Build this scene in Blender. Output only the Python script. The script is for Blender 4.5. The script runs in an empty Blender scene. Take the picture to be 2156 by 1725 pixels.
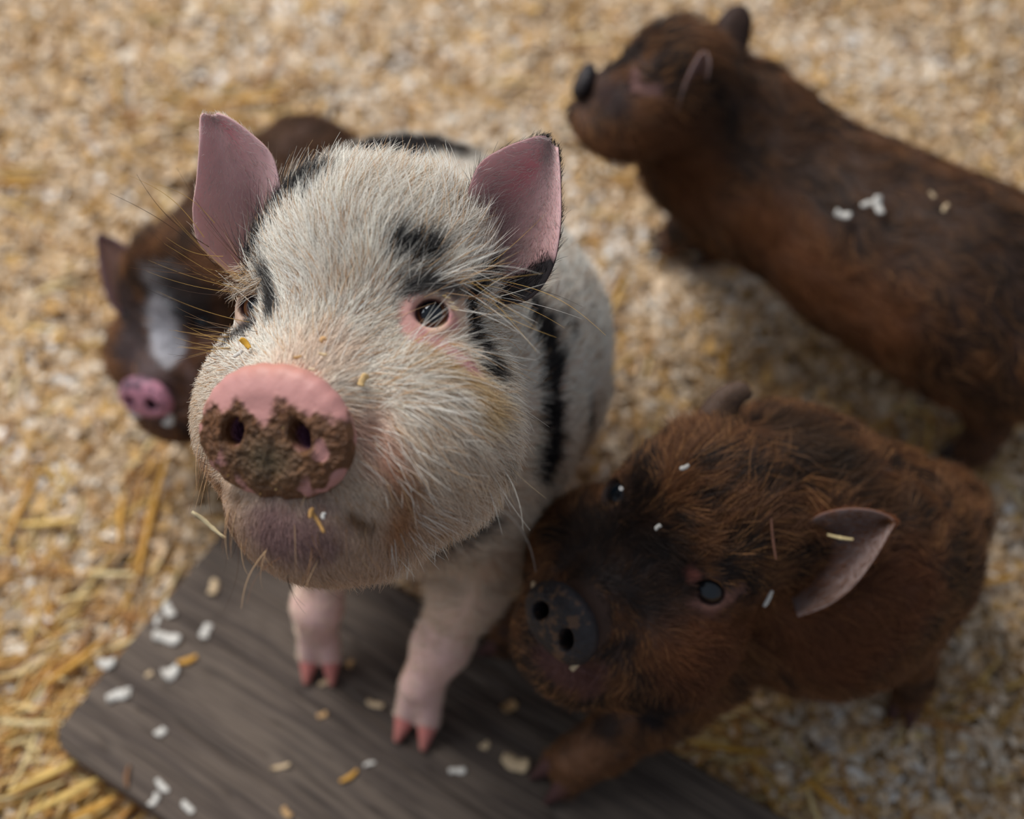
import bpy, math, random
import numpy as np
from mathutils import Vector, Matrix

SC = bpy.context.scene
COL = SC.collection
rng = np.random.default_rng(11)
random.seed(5)

# ------------------------------------------------------------------ camera, light, exposure
W_PX, H_PX, F_PX = 2156, 1725, 3000.0
CAM = np.array([0.0, 0.0, 0.85])
TH = math.radians(58)
FW = np.array([0, math.cos(TH), -math.sin(TH)])
UP = np.array([0, math.sin(TH), math.cos(TH)])
RT = np.array([1.0, 0, 0])

cd = bpy.data.cameras.new('camera')
cam = bpy.data.objects.new('camera', cd)
COL.objects.link(cam)
cam.location = CAM
cam.rotation_euler = (math.pi / 2 - TH, 0, 0)
cd.sensor_width = 36
cd.lens = F_PX / W_PX * 36
cd.clip_start = 0.01
cd.dof.use_dof = True
cd.dof.focus_distance = 0.61
cd.dof.aperture_fstop = 3.6
SC.camera = cam

wd = bpy.data.worlds.new('world')
SC.world = wd
wd.use_nodes = True
bg = wd.node_tree.nodes['Background']
bg.inputs[0].default_value = (0.78, 0.86, 1.0, 1)
bg.inputs[1].default_value = 0.30


def area_light(name, loc, target, size, power, color, sy=None):
    l = bpy.data.lights.new(name, 'AREA')
    l.shape = 'RECTANGLE'
    l.size = size
    l.size_y = sy or size
    l.energy = power
    l.color = color
    o = bpy.data.objects.new(name, l)
    COL.objects.link(o)
    o.location = loc
    o.rotation_euler = (Vector(target) - Vector(loc)).to_track_quat('-Z', 'Y').to_euler()
    return o


area_light('barn_window_light', (-0.9, 1.5, 2.1), (0.0, 0.5, 0.1), 1.3, 59, (1.0, 0.982, 0.96), 1.0)
area_light('barn_door_light', (-1.8, 0.5, 1.6), (0.0, 0.4, 0.1), 0.8, 9, (0.86, 0.93, 1.0), 1.0)

SC.view_settings.view_transform = 'Standard'
SC.view_settings.look = 'None'
SC.view_settings.exposure = 0.0
SC.view_settings.gamma = 1.0
SC.view_settings.use_curve_mapping = False
try:
    SC.cycles.use_denoising = True
except Exception:
    pass

# ------------------------------------------------------------------ helpers


def nrm(v):
    v = np.asarray(v, float)
    return v / (np.linalg.norm(v, axis=-1, keepdims=True) + 1e-12)


def camv(x, y, z):
    """direction: x right in the picture, y up, z towards the camera"""
    return RT * x + UP * y - FW * z


def PD(u, v, d):
    """point seen at (u, v) at distance d along the view axis"""
    return CAM + FW * d + RT * ((u - W_PX / 2) * d / F_PX) + UP * ((H_PX / 2 - v) * d / F_PX)


def PZ(u, v, z):
    """point seen at (u, v) at height z"""
    r = FW * F_PX + RT * (u - W_PX / 2) + UP * (H_PX / 2 - v)
    return CAM + r * ((z - CAM[2]) / r[2])


def project(p):
    q = np.asarray(p) - CAM
    d = q @ FW
    return W_PX / 2 + (q @ RT) / d * F_PX, H_PX / 2 - (q @ UP) / d * F_PX, d


def hsh(ix, iy, iz, s=0):
    n = (ix.astype(np.int64) * 374761393 + iy.astype(np.int64) * 668265263 + iz.astype(np.int64) * 2147483647 + s * 974634777) & 0xffffffff
    n = ((n ^ (n >> 13)) * 1274126177) & 0xffffffff
    n = ((n ^ (n >> 15)) * 2246822519) & 0xffffffff
    return ((n ^ (n >> 16)) & 0xffff) / 65535.0


def noise(p, scale, seed=0):
    p = np.asarray(p) * scale
    i = np.floor(p)
    f = p - i
    f = f * f * (3 - 2 * f)
    i = i.astype(np.int64)
    out = 0
    for a in (0, 1):
        for b in (0, 1):
            for c in (0, 1):
                w = (f[:, 0] if a else 1 - f[:, 0]) * (f[:, 1] if b else 1 - f[:, 1]) * (f[:, 2] if c else 1 - f[:, 2])
                out = out + w * hsh(i[:, 0] + a, i[:, 1] + b, i[:, 2] + c, seed)
    return out


def fbm(p, scale, seed=0, octs=3):
    s, a, t = 0, 1.0, 0
    for k in range(octs):
        s = s + a * noise(p, scale * 2 ** k, seed + k * 7)
        t += a
        a *= 0.5
    return s / t


def sstep(x, a, b):
    t = np.clip((x - a) / (b - a), 0, 1)
    return t * t * (3 - 2 * t)


class Frame:
    def __init__(s, o, X, Y, Z, k):
        s.o, s.X, s.Y, s.Z, s.k = np.asarray(o, float), nrm(X), nrm(Y), nrm(Z), k

    def p(s, x, y, z):
        return s.o + (s.X * x + s.Y * y + s.Z * z) * s.k

    def v(s, x, y, z):
        return nrm(s.X * x + s.Y * y + s.Z * z)

    def R(s):
        return np.stack([s.X, s.Y, s.Z])          # rows: axes

    def loc(s, q):
        return (np.asarray(q) - s.o) @ s.R().T / s.k


class Solid:
    """smooth union / difference of rounded shapes, meshed by surface nets"""

    def __init__(s):
        s.pr = []

    def cone(s, a, b, ra, rb, k=0.012, sub=False, flat=None):
        s.pr.append(('c', np.asarray(a, float), np.asarray(b, float), ra, rb, k, sub, flat))

    def ball(s, c, r, k=0.012, sub=False):
        s.cone(c, np.asarray(c) + 1e-5, r, r, k, sub)

    def ell(s, c, r, R, k=0.012, sub=False):
        s.pr.append(('e', np.asarray(c, float), np.asarray(r, float), np.asarray(R, float), None, k, sub, None))

    def chain(s, pts, rs, k=0.012):
        for i in range(len(pts) - 1):
            s.cone(pts[i], pts[i + 1], rs[i], rs[i + 1], k)

    def bounds(s, q):
        if q[0] == 'c':
            r = max(q[3], q[4]) * (q[7][1] if q[7] is not None and q[7][1] > 1 else 1)
            return np.minimum(q[1], q[2]) - r, np.maximum(q[1], q[2]) + r
        e = np.sqrt(((q[3] * q[2][:, None]) ** 2).sum(0))
        return q[1] - e, q[1] + e

    def dist(s, q, X, Y, Z):
        if q[0] == 'c':
            a, b, ra, rb, flat = q[1], q[2], q[3], q[4], q[7]
            ab = b - a
            L = ab @ ab
            dx, dy, dz = X - a[0], Y - a[1], Z - a[2]
            t = np.clip((dx * ab[0] + dy * ab[1] + dz * ab[2]) / L, 0, 1)
            dx, dy, dz = dx - t * ab[0], dy - t * ab[1], dz - t * ab[2]
            if flat is not None:
                n, f = flat
                h = (dx * n[0] + dy * n[1] + dz * n[2]) * (1 / f - 1)
                dx, dy, dz = dx + h * n[0], dy + h * n[1], dz + h * n[2]
            return np.sqrt(dx * dx + dy * dy + dz * dz) - (ra + t * (rb - ra))
        c, r, R = q[1], q[2], q[3]
        dx, dy, dz = X - c[0], Y - c[1], Z - c[2]
        k0 = k1 = 0
        for i in range(3):
            g = (dx * R[i][0] + dy * R[i][1] + dz * R[i][2]) / r[i]
            k0 = k0 + g * g
            k1 = k1 + (g / r[i]) ** 2
        k0 = np.sqrt(k0)
        return k0 * (k0 - 1) / (np.sqrt(k1) + 1e-9)

    def mesh(s, vox, clipz=None, warp=None):
        bs = [s.bounds(q) for q in s.pr if not q[6]]
        lo = np.min([b[0] for b in bs], 0) - 3 * vox
        hi = np.max([b[1] for b in bs], 0) + 3 * vox
        n = np.ceil((hi - lo) / vox).astype(int) + 1
        vol = np.full(n, 9.0, dtype=np.float32)
        for q in s.pr:
            a, b = s.bounds(q)
            k = q[5]
            i0 = np.maximum(((a - k * 1.6 - 2 * vox - lo) / vox).astype(int), 0)
            i1 = np.minimum(((b + k * 1.6 + 2 * vox - lo) / vox).astype(int) + 2, n)
            X = (lo[0] + np.arange(i0[0], i1[0]) * vox).astype(np.float32)[:, None, None]
            Y = (lo[1] + np.arange(i0[1], i1[1]) * vox).astype(np.float32)[None, :, None]
            Z = (lo[2] + np.arange(i0[2], i1[2]) * vox).astype(np.float32)[None, None, :]
            d = s.dist(q, X, Y, Z)
            sl = (slice(i0[0], i1[0]), slice(i0[1], i1[1]), slice(i0[2], i1[2]))
            v = vol[sl]
            if q[6]:
                h = np.maximum(k - np.abs(-d - v), 0) / k
                vol[sl] = np.maximum(v, -d) + h * h * k * 0.25
            else:
                h = np.maximum(k - np.abs(d - v), 0) / k
                vol[sl] = np.minimum(v, d) - h * h * k * 0.25
        if clipz is not None:
            zz = (lo[2] + np.arange(n[2]) * vox)[None, None, :]
            vol = np.maximum(vol, (clipz - zz).astype(np.float32))
        # surface nets
        sg = vol < 0
        nx, ny, nz = n - 1
        cnt = np.zeros((nx, ny, nz), np.int8)
        for a in (0, 1):
            for b in (0, 1):
                for c in (0, 1):
                    cnt += sg[a:a + nx, b:b + ny, c:c + nz]
        act = (cnt > 0) & (cnt < 8)
        I = np.argwhere(act)
        idx = np.full((nx, ny, nz), -1, np.int32)
        idx[act] = np.arange(len(I))
        acc = np.zeros((len(I), 3))
        num = np.zeros(len(I))
        for ax in range(3):
            o = [k for k in range(3) if k != ax]
            for a in (0, 1):
                for b in (0, 1):
                    c0 = I.copy()
                    c0[:, o[0]] += a
                    c0[:, o[1]] += b
                    c1 = c0.copy()
                    c1[:, ax] += 1
                    v0 = vol[c0[:, 0], c0[:, 1], c0[:, 2]]
                    v1 = vol[c1[:, 0], c1[:, 1], c1[:, 2]]
                    m = (v0 < 0) != (v1 < 0)
                    t = v0[m] / (v0[m] - v1[m])
                    pp = c0[m].astype(float)
                    pp[:, ax] += t
                    acc[m] += pp
                    num[m] += 1
        V = lo + (acc / num[:, None]) * vox
        Q = []
        for ax in range(3):
            s0 = [slice(0, m) for m in n]
            s1 = [slice(0, m) for m in n]
            s0[ax] = slice(0, n[ax] - 1)
            s1[ax] = slice(1, n[ax])
            A, B = sg[tuple(s0)], sg[tuple(s1)]
            E_ = np.argwhere(A != B)
            o = [k for k in range(3) if k != ax]
            ok = (E_[:, o[0]] > 0) & (E_[:, o[1]] > 0) & (E_[:, o[0]] < n[o[0]] - 1) & (E_[:, o[1]] < n[o[1]] - 1)
            E_ = E_[ok]
            ins = A[E_[:, 0], E_[:, 1], E_[:, 2]]

            def cell(da, db):
                c = E_.copy()
                c[:, o[0]] -= da
                c[:, o[1]] -= db
                return idx[c[:, 0], c[:, 1], c[:, 2]]
            q = np.stack([cell(1, 1), cell(0, 1), cell(0, 0), cell(1, 0)], 1)
            flip = ins if ax != 1 else ~ins
            q[~flip] = q[~flip][:, ::-1]
            Q.append(q)
        Q = np.concatenate(Q)
        if warp is not None:
            V = warp(V)
        return V, Q


def build_mesh(name, V, F, mat, parent=None, smooth=True, attrs=None, mats=None, midx=None):
    """F: (n, k) int array"""
    me = bpy.data.meshes.new(name)
    F = np.asarray(F)
    n, k = F.shape
    me.vertices.add(len(V))
    me.vertices.foreach_set('co', np.asarray(V, np.float32).ravel())
    me.loops.add(n * k)
    me.loops.foreach_set('vertex_index', F.astype(np.int32).ravel())
    me.polygons.add(n)
    me.polygons.foreach_set('loop_start', np.arange(0, n * k, k, dtype=np.int32))
    me.update(calc_edges=True)
    me.validate()
    me.polygons.foreach_set('use_smooth', np.full(len(me.polygons), smooth))
    for m in (mats or [mat]):
        me.materials.append(m)
    if midx is not None:
        me.polygons.foreach_set('material_index', np.asarray(midx, np.int32))
    for an, (dom, val) in (attrs or {}).items():
        val = np.asarray(val, np.float32)
        if val.ndim == 1:
            a = me.attributes.new(an, 'FLOAT', dom)
            a.data.foreach_set('value', val)
        else:
            if val.shape[1] == 3:
                val = np.concatenate([val, np.ones((len(val), 1), np.float32)], 1)
            a = me.attributes.new(an, 'FLOAT_COLOR', dom)
            a.data.foreach_set('color', val.ravel())
    o = bpy.data.objects.new(name, me)
    COL.objects.link(o)
    if parent is not None:
        o.parent = parent
        o.matrix_parent_inverse = parent.matrix_basis.inverted()
    return o


def tag(o, label=None, cat=None, group=None, kind=None):
    if label:
        o['label'] = label
    if cat:
        o['category'] = cat
    if group:
        o['group'] = group
    if kind:
        o['kind'] = kind
    return o


def empty(name, loc):
    o = bpy.data.objects.new(name, None)
    COL.objects.link(o)
    o.location = loc
    o.empty_display_size = 0.02
    return o


def lin(r, g, b):
    c = np.array([r, g, b]) / 255.0
    return np.where(c <= 0.04045, c / 12.92, ((c + 0.055) / 1.055) ** 2.4)


# ------------------------------------------------------------------ materials
def mat_base(name, color=(0.5, 0.5, 0.5), rough=0.6, spec=0.3, attr=None, sss=0.0):
    m = bpy.data.materials.new(name)
    m.use_nodes = True
    nt = m.node_tree
    b = nt.nodes['Principled BSDF']
    b.inputs['Base Color'].default_value = (*color, 1)
    b.inputs['Roughness'].default_value = rough
    b.inputs['Specular IOR Level'].default_value = spec
    if sss:
        b.inputs['Subsurface Weight'].default_value = sss
        b.inputs['Subsurface Radius'].default_value = (1.0, 0.35, 0.2)
        b.inputs['Subsurface Scale'].default_value = 0.004
    if attr:
        a = nt.nodes.new('ShaderNodeAttribute')
        a.attribute_name = attr
        nt.links.new(a.outputs['Color'], b.inputs['Base Color'])
    return m


def add_bump(m, scale, strength, dist=0.001, detail=4, attr=None):
    nt = m.node_tree
    b = nt.nodes['Principled BSDF']
    tc = nt.nodes.new('ShaderNodeTexCoord')
    n = nt.nodes.new('ShaderNodeTexNoise')
    n.inputs['Scale'].default_value = scale
    n.inputs['Detail'].default_value = detail
    nt.links.new(tc.outputs['Object'], n.inputs['Vector'])
    bp = nt.nodes.new('ShaderNodeBump')
    bp.inputs['Strength'].default_value = strength
    bp.inputs['Distance'].default_value = dist
    nt.links.new(n.outputs['Fac'], bp.inputs['Height'])
    if attr:
        a = nt.nodes.new('ShaderNodeAttribute')
        a.attribute_name = attr
        mu = nt.nodes.new('ShaderNodeMath')
        mu.operation = 'MULTIPLY'
        mu.inputs[1].default_value = strength
        nt.links.new(a.outputs['Fac'], mu.inputs[0])
        nt.links.new(mu.outputs[0], bp.inputs['Strength'])
    nt.links.new(bp.outputs['Normal'], b.inputs['Normal'])
    return m


M_SKIN = add_bump(mat_base('skin', attr='skin', rough=0.6, spec=0.25, sss=0.05), 700, 0.35, 0.0006)
M_SNOUT = add_bump(mat_base('snout_skin', attr='skin', rough=0.5, spec=0.4, sss=0.06), 420, 1.0, 0.003, 6, attr='mud')
M_EAR = add_bump(mat_base('ear_skin', attr='skin', rough=0.65, spec=0.15, sss=0.15), 900, 0.3, 0.0005)
M_FUR = mat_base('fur', attr='fur', rough=0.5, spec=0.25)
M_HOOF = add_bump(mat_base('hoof_horn', attr='skin', rough=0.55, spec=0.3), 300, 0.3, 0.0006)
M_MUD = add_bump(mat_base('dried_mud', attr='skin', rough=0.95, spec=0.05), 900, 0.6, 0.0006)
M_SHAV = mat_base('shaving', attr='skin', rough=0.8, spec=0.15)
M_STRAW = mat_base('straw', attr='skin', rough=0.5, spec=0.3)


def eye_material(name, iris_outer, iris_inner):
    m = bpy.data.materials.new(name)
    m.use_nodes = True
    nt = m.node_tree
    b = nt.nodes['Principled BSDF']
    b.inputs['Roughness'].default_value = 0.04
    b.inputs['Specular IOR Level'].default_value = 0.6
    tc = nt.nodes.new('ShaderNodeAttribute')
    tc.attribute_name = 'polar'
    r = nt.nodes.new('ShaderNodeValToRGB')
    el = r.color_ramp.elements
    el[0].position = 0.0
    el[0].color = (0.004, 0.008, 0.012, 1)
    el[1].position = 1.0
    el[1].color = (0.04, 0.02, 0.014, 1)
    for p, c in ((0.40, (0.004, 0.006, 0.01)), (0.45, iris_inner), (0.70, iris_outer), (0.78, (0.03, 0.012, 0.008))):
        e = el.new(p)
        e.color = (*c, 1)
    nt.links.new(tc.outputs['Fac'], r.inputs['Fac'])
    nt.links.new(r.outputs['Color'], b.inputs['Base Color'])
    return m


M_EYE = eye_material('eye_amber_brown', (0.22, 0.09, 0.035), (0.11, 0.045, 0.022))
M_EYE_DARK = eye_material('eye_dark', (0.02, 0.01, 0.008), (0.01, 0.007, 0.006))


# ------------------------------------------------------------------ painting and fur
class Painter:
    """colours on a surface: a base plus soft-edged markings around surface points"""

    def __init__(s, V, base):
        s.V = V
        s.u, s.v, s.d = project(V)
        s.c = np.tile(np.asarray(base, float), (len(V), 1)) if np.ndim(base) == 1 else np.array(base, float)

    def hit(s, u, v, rad=9):
        m = (np.abs(s.u - u) < rad) & (np.abs(s.v - v) < rad)
        while not m.any():
            rad *= 1.6
            m = (np.abs(s.u - u) < rad) & (np.abs(s.v - v) < rad)
        i = np.where(m)[0]
        return s.V[i[np.argmin(s.d[i])]]


def seg_dist(P, pts):
    best = np.full(len(P), 9.0)
    pts = [np.asarray(q) for q in pts]
    if len(pts) == 1:
        return np.linalg.norm(P - pts[0], axis=1)
    for a, b in zip(pts[:-1], pts[1:]):
        ab = b - a
        t = np.clip(((P - a) @ ab) / (ab @ ab + 1e-12), 0, 1)
        best = np.minimum(best, np.linalg.norm(P - a - t[:, None] * ab, axis=1))
    return best


def apply_marks(P, col, marks, seed=0):
    """marks: (points3d, radius, colour, softness, strength)"""
    col = col.copy()
    nz = (fbm(P, 110, seed) - 0.5) * 0.014 + (noise(P, 420, seed + 3) - 0.5) * 0.006
    for pts, r, c, soft, st in marks:
        d = seg_dist(P, pts) + nz * min(1.0, r / 0.012)
        w = (1 - sstep(d, r - soft * 0.5, r + soft * 0.5)) * st
        col = col * (1 - w[:, None]) + np.asarray(c) * w[:, None]
    return col


def vertex_normals(V, Q):
    a, b, c, d = (V[Q[:, i]] for i in range(4))
    fn = np.cross(c - a, d - b)
    N = np.zeros_like(V)
    for i in range(4):
        for k in range(3):
            N[:, k] += np.bincount(Q[:, i], fn[:, k], len(V))
    return nrm(N), np.linalg.norm(fn, axis=1) * 0.5, nrm(fn)


def scatter(V, Q, N, n, dens, seed):
    r = np.random.default_rng(seed)
    fn = np.cross(V[Q[:, 2]] - V[Q[:, 0]], V[Q[:, 3]] - V[Q[:, 1]])
    area = np.linalg.norm(fn, axis=1) * 0.5 * dens[Q].mean(1)
    cdf = np.cumsum(area)
    f = np.searchsorted(cdf, r.random(n) * cdf[-1])
    f = np.minimum(f, len(Q) - 1)
    s, t = r.random(n)[:, None], r.random(n)[:, None]
    q = Q[f]
    w = [(1 - s) * (1 - t), s * (1 - t), s * t, (1 - s) * t]
    P = sum(w[i] * V[q[:, i]] for i in range(4))
    Nn = nrm(sum(w[i] * N[q[:, i]] for i in range(4)))
    return P, Nn, q, w


def fur_object(name, pts, rad, col, parent, mat=M_FUR):
    """pts (n, k, 3), rad (n, k), col (n, 3)"""
    n, k, _ = pts.shape
    cu = bpy.data.hair_curves.new(name)
    cu.add_curves([k] * n)
    cu.attributes['position'].data.foreach_set('vector', np.ascontiguousarray(pts, np.float32).ravel())
    a = cu.attributes.get('radius') or cu.attributes.new('radius', 'FLOAT', 'POINT')
    a.data.foreach_set('value', np.ascontiguousarray(rad, np.float32).ravel())
    c = cu.attributes.new('fur', 'FLOAT_COLOR', 'CURVE')
    c.data.foreach_set('color', np.concatenate([col, np.ones((n, 1))], 1).astype(np.float32).ravel())
    cu.materials.append(mat)
    o = bpy.data.objects.new(name, cu)
    COL.objects.link(o)
    o.parent = parent
    o.matrix_parent_inverse = parent.matrix_basis.inverted()
    o['kind'] = 'stuff'
    return o


def grow_fur(name, parent, V, Q, N, n, dens, length, lift, flow, color, seed, r0=0.00016, k=6, swirl=0.35, sag=0.15):
    """length, lift: per vertex; flow: function(P, N) -> comb direction; color: function(P) -> rgb"""
    P, Nn, q, w = scatter(V, Q, N, n, dens, seed)
    r = np.random.default_rng(seed + 1)
    L = sum(w[i][:, 0] * length[q[:, i]] for i in range(4)) * (0.55 + 0.75 * r.random(n))
    lf = sum(w[i][:, 0] * lift[q[:, i]] for i in range(4))
    fl = flow(P, Nn)
    fl = fl - Nn * (fl * Nn).sum(1, keepdims=True)
    fl = nrm(fl)
    sd = np.cross(Nn, fl)
    ang = ((fbm(P, 70, seed, 2) - 0.5) * 2.6 * swirl * 2 + r.normal(0, 1, n) * 0.22)[:, None]
    fl = fl * np.cos(ang) + sd * np.sin(ang)
    clump = (noise(P, 300, seed + 9) - 0.5)[:, None]
    lf2 = np.clip(lf * (0.55 + 0.9 * r.random(n)), 0.05, 2)[:, None]
    d0 = nrm(fl + Nn * lf2 + clump * sd * 0.5)
    s = np.linspace(0, 1, k)[None, :, None]
    bend = fl * 0.45 - Nn * lf2 * 0.35 + np.array([0, 0, -1.0]) * sag + r.normal(0, 0.14, (n, 3))
    pts = P[:, None] - Nn[:, None] * 0.0002 + (d0[:, None] * s + bend[:, None] * s * s * 0.6) * L[:, None, None]
    rad = r0 * (0.7 + 0.6 * r.random(n))[:, None] * (1 - 0.75 * s[..., 0] ** 1.5)
    c = np.clip(color(P + fl * (L * 0.5)[:, None], r), 0, 1)
    return fur_object(name, pts, rad, c, parent)


# ------------------------------------------------------------------ animal pieces
def make_eye(parent, c, r, gaze, mat):
    g = nrm(gaze)
    a = nrm(np.cross(g, [0.3, 0.2, 0.9]))
    b = np.cross(g, a)
    V, F = [], []
    nr, ns = 16, 28
    pol = []
    for i in range(nr + 1):
        t = math.pi * i / nr
        for j in range(ns):
            p = 2 * math.pi * j / ns
            rr = r * (1.0 + 0.05 * math.exp(-(t / 0.5) ** 2))
            V.append(c + rr * (g * math.cos(t) + (a * math.cos(p) + b * math.sin(p)) * math.sin(t)))
            pol.append(t / 1.25)
    for i in range(nr):
        for j in range(ns):
            F.append([i * ns + j, (i + 1) * ns + j, (i + 1) * ns + (j + 1) % ns, i * ns + (j + 1) % ns])
    return build_mesh('eye', np.array(V), np.array(F), mat, parent, attrs={'polar': ('POINT', np.clip(pol, 0, 1))})


def catmull(pts, n):
    P = np.array(pts, float)
    P = np.concatenate([[2 * P[0] - P[1]], P, [2 * P[-1] - P[-2]]])
    m = len(P) - 3
    out = []
    for x in np.linspace(0, m - 1e-6, n):
        i = int(x)
        t = x - i
        p0, p1, p2, p3 = P[i:i + 4]
        out.append(0.5 * ((2 * p1) + (-p0 + p2) * t + (2 * p0 - 5 * p1 + 4 * p2 - p3) * t * t + (-p0 + 3 * p1 - 3 * p2 + p3) * t ** 3))
    return np.array(out)


def make_ear(parent, left, right, cup, th, inner, outer, rim, curl=0.0, label=None, hair=None, seed=1, cupdir=None, post=None):
    """left / right: edge curves (u, v, d) from base to tip; the middle is pressed cup metres away from the viewer"""
    A = catmull([PD(*q) for q in left], 26)
    B = catmull([PD(*q) for q in right], 26)
    ns, nt_ = 24, 26
    cdv = FW if cupdir is None else nrm(cupdir)
    G = np.zeros((nt_, ns, 3))
    for j in range(nt_):
        t = j / (nt_ - 1)
        for i in range(ns):
            s = i / (ns - 1)
            x = 2 * s - 1
            cc = cup * (1 - abs(x) ** 2.4) * (1 - 0.75 * t ** 1.6) + curl * math.sin(x * 3) * (1 - t) * 0.3
            G[j, i] = A[j] * (1 - s) + B[j] * s + cdv * cc
    du = np.gradient(G, axis=1)
    dv = np.gradient(G, axis=0)
    Nn = nrm(np.cross(du, dv) + 1e-9 * FW)
    fl = (Nn.reshape(-1, 3) @ FW).mean() > 0
    if fl:
        Nn = -Nn                      # front side looks at the viewer
    sx = np.abs(np.linspace(-1, 1, ns))[None, :, None]
    ty = np.linspace(0, 1, nt_)[:, None, None]
    tk = th * (1 - 0.75 * np.maximum(sx ** 4, ty ** 6))
    Ff, Bk = G + Nn * tk * 0.5, G - Nn * tk * 0.5
    V = np.concatenate([Ff.reshape(-1, 3), Bk.reshape(-1, 3)])
    o = nt_ * ns
    F = []
    for j in range(nt_ - 1):
        for i in range(ns - 1):
            a, b, c, d = j * ns + i, j * ns + i + 1, (j + 1) * ns + i + 1, (j + 1) * ns + i
            F.append([a, b, c, d])
            F.append([o + d, o + c, o + b, o + a])
    ring = [(0, i) for i in range(ns)] + [(j, ns - 1) for j in range(1, nt_)] + [(nt_ - 1, i) for i in range(ns - 2, -1, -1)] + [(j, 0) for j in range(nt_ - 2, 0, -1)]
    for (a, b) in zip(ring, ring[1:] + ring[:1]):
        i, k = a[0] * ns + a[1], b[0] * ns + b[1]
        F.append([i, o + i, o + k, k])
    rimw = np.maximum(np.broadcast_to(sx, (nt_, ns, 1)) ** 6, np.broadcast_to(ty, (nt_, ns, 1)) ** 10).reshape(-1, 1)
    S = np.broadcast_to(np.linspace(0, 1, ns)[None, :, None], (nt_, ns, 1)).reshape(-1, 1)
    T = np.broadcast_to(ty, (nt_, ns, 1)).reshape(-1, 1)
    ci = inner(S, T, Ff.reshape(-1, 3)) if callable(inner) else np.tile(inner, (o, 1))
    ci = ci * (1 - 0.8 * rimw) + np.asarray(rim) * 0.8 * rimw
    co = outer(S, T, Bk.reshape(-1, 3)) if callable(outer) else np.tile(outer, (o, 1))
    if post:
        ci = post(Ff.reshape(-1, 3), ci)
    col = np.concatenate([ci, co])
    ob = build_mesh('ear', V, np.array(F), M_EAR, parent, attrs={'skin': ('POINT', col)})
    if label:
        ob['label'] = label
    if hair:
        # short down on both sides, longer hair on the back and along the inner base
        n, l0, hcol_in, hcol_out = hair
        r = np.random.default_rng(seed)
        ii, jj = r.random(n) * (ns - 1.001), r.random(n) * (nt_ - 1.001)
        back = r.random(n) < 0.5
        i0, j0 = ii.astype(int), jj.astype(int)
        a, b = (ii - i0)[:, None], (jj - j0)[:, None]

        def smp(M):
            return (M[j0, i0] * (1 - a) + M[j0, i0 + 1] * a) * (1 - b) + (M[j0 + 1, i0] * (1 - a) + M[j0 + 1, i0 + 1] * a) * b
        P = np.where(back[:, None], smp(Bk), smp(Ff))
        Nv = smp(Nn) * np.where(back[:, None], -1, 1)
        along = nrm(smp(dv))
        L = l0 * (0.4 + 0.8 * r.random(n)) * np.where(back, 1.5 - 1.1 * (jj / nt_), 0.35 + 3.0 * (1 - jj / nt_) ** 3 * np.clip(0.3 + ii / ns, 0, 1))
        s = np.linspace(0, 1, 5)[None, :, None]
        d0 = nrm(along + Nv * 0.45 + r.normal(0, 0.22, (n, 3)))
        bend = -Nv * 0.1 + r.normal(0, 0.15, (n, 3))
        pts = P[:, None] + (d0[:, None] * s + bend[:, None] * s * s) * L[:, None, None]
        rad = np.full((n, 5), 0.00009) * (1 - 0.7 * s[..., 0])
        tt = (jj / nt_)[:, None]
        cin = hcol_in(P) if callable(hcol_in) else np.tile(hcol_in, (n, 1))
        cout = hcol_out(P) if callable(hcol_out) else np.tile(hcol_out, (n, 1))
        cc = np.where(back[:, None], cout, cin) * (0.8 + 0.4 * r.random((n, 1)))
        fur_object('ear_fur', pts, rad, np.clip(cc, 0, 1), ob)
    return ob


def head_solid(S, Fm, jaw=1.0, eye_r=45, snout_w=1.0, snl=0.0, turn=(0, 0), cheek=1.0, ex=176):
    """skull, brows, cheeks, muzzle, jaw of a piglet; units of the frame are about 0.2 mm; snl lengthens the muzzle"""
    R, k, p = Fm.R(), Fm.k, Fm.p
    S.ell(p(0, 105, -130), np.array([250, 205, 235]) * k, R, 60 * k)
    for sx in (-1, 1):
        S.ball(p(sx * (ex - 31), 56, -36 - (ex - 176) * 0.5), 84 * k, 60 * k)
        S.ell(p(sx * 185 * cheek, -235, -70), np.array([172, 210, 190]) * k * (0.4 + 0.6 * cheek), R, 70 * k)
    S.cone(p(0, -70, -70), p(0, -215, 60), 150 * k, 148 * k * snout_w, 60 * k)
    S.cone(p(0, -215, 40), p(0, -228 - snl * .7, 92 + snl * .7), 146 * k * snout_w, 134 * k * snout_w, 40 * k, flat=(Fm.Y, 0.90))
    S.ell(p(0, -385, -10), np.array([215, 185 * jaw, 205]) * k, R, 80 * k)
    S.ell(p(0, -425 - snl * .7 + (1 - jaw) * 110, 80 + snl * .7 - (1 - jaw) * 60), np.array([165, 108, 118]) * k * (0.5 + 0.5 * jaw), R, 60 * k)
    # mouth line
    q = [p(x, -352 + abs(x) * 0.10 - snl * .7, 222 - (x / 14) ** 2 * 1.1 + snl * .7) for x in (-130, -80, -30, 30, 80, 130)]
    for a, b in zip(q[:-1], q[1:]):
        S.cone(a, b, 9 * k, 9 * k, 10 * k, sub=True)
    # eyelids and sockets
    eyes = []
    for sx in (-1, 1):
        c = p(sx * ex, -6, -4 - (ex - 176) * 0.4)
        g = Fm.v(sx * 0.32, 0.06, 0.93)
        g = nrm(g + camv(0, 0, 1) * turn[0 if sx < 0 else 1])
        S.ball(c, (eye_r + 11) * k, 26 * k)
        eyes.append((c, g))
    for c, g in eyes:
        lat = nrm(Fm.X - g * (Fm.X @ g))
        vv = np.cross(g, lat)
        Rr = np.stack([lat, vv, g])
        S.ell(c + g * (eye_r + 2) * k, np.array([eye_r * 1.06, eye_r * 0.9, 60]) * k, Rr, 6 * k, sub=True)
    return eyes


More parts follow.
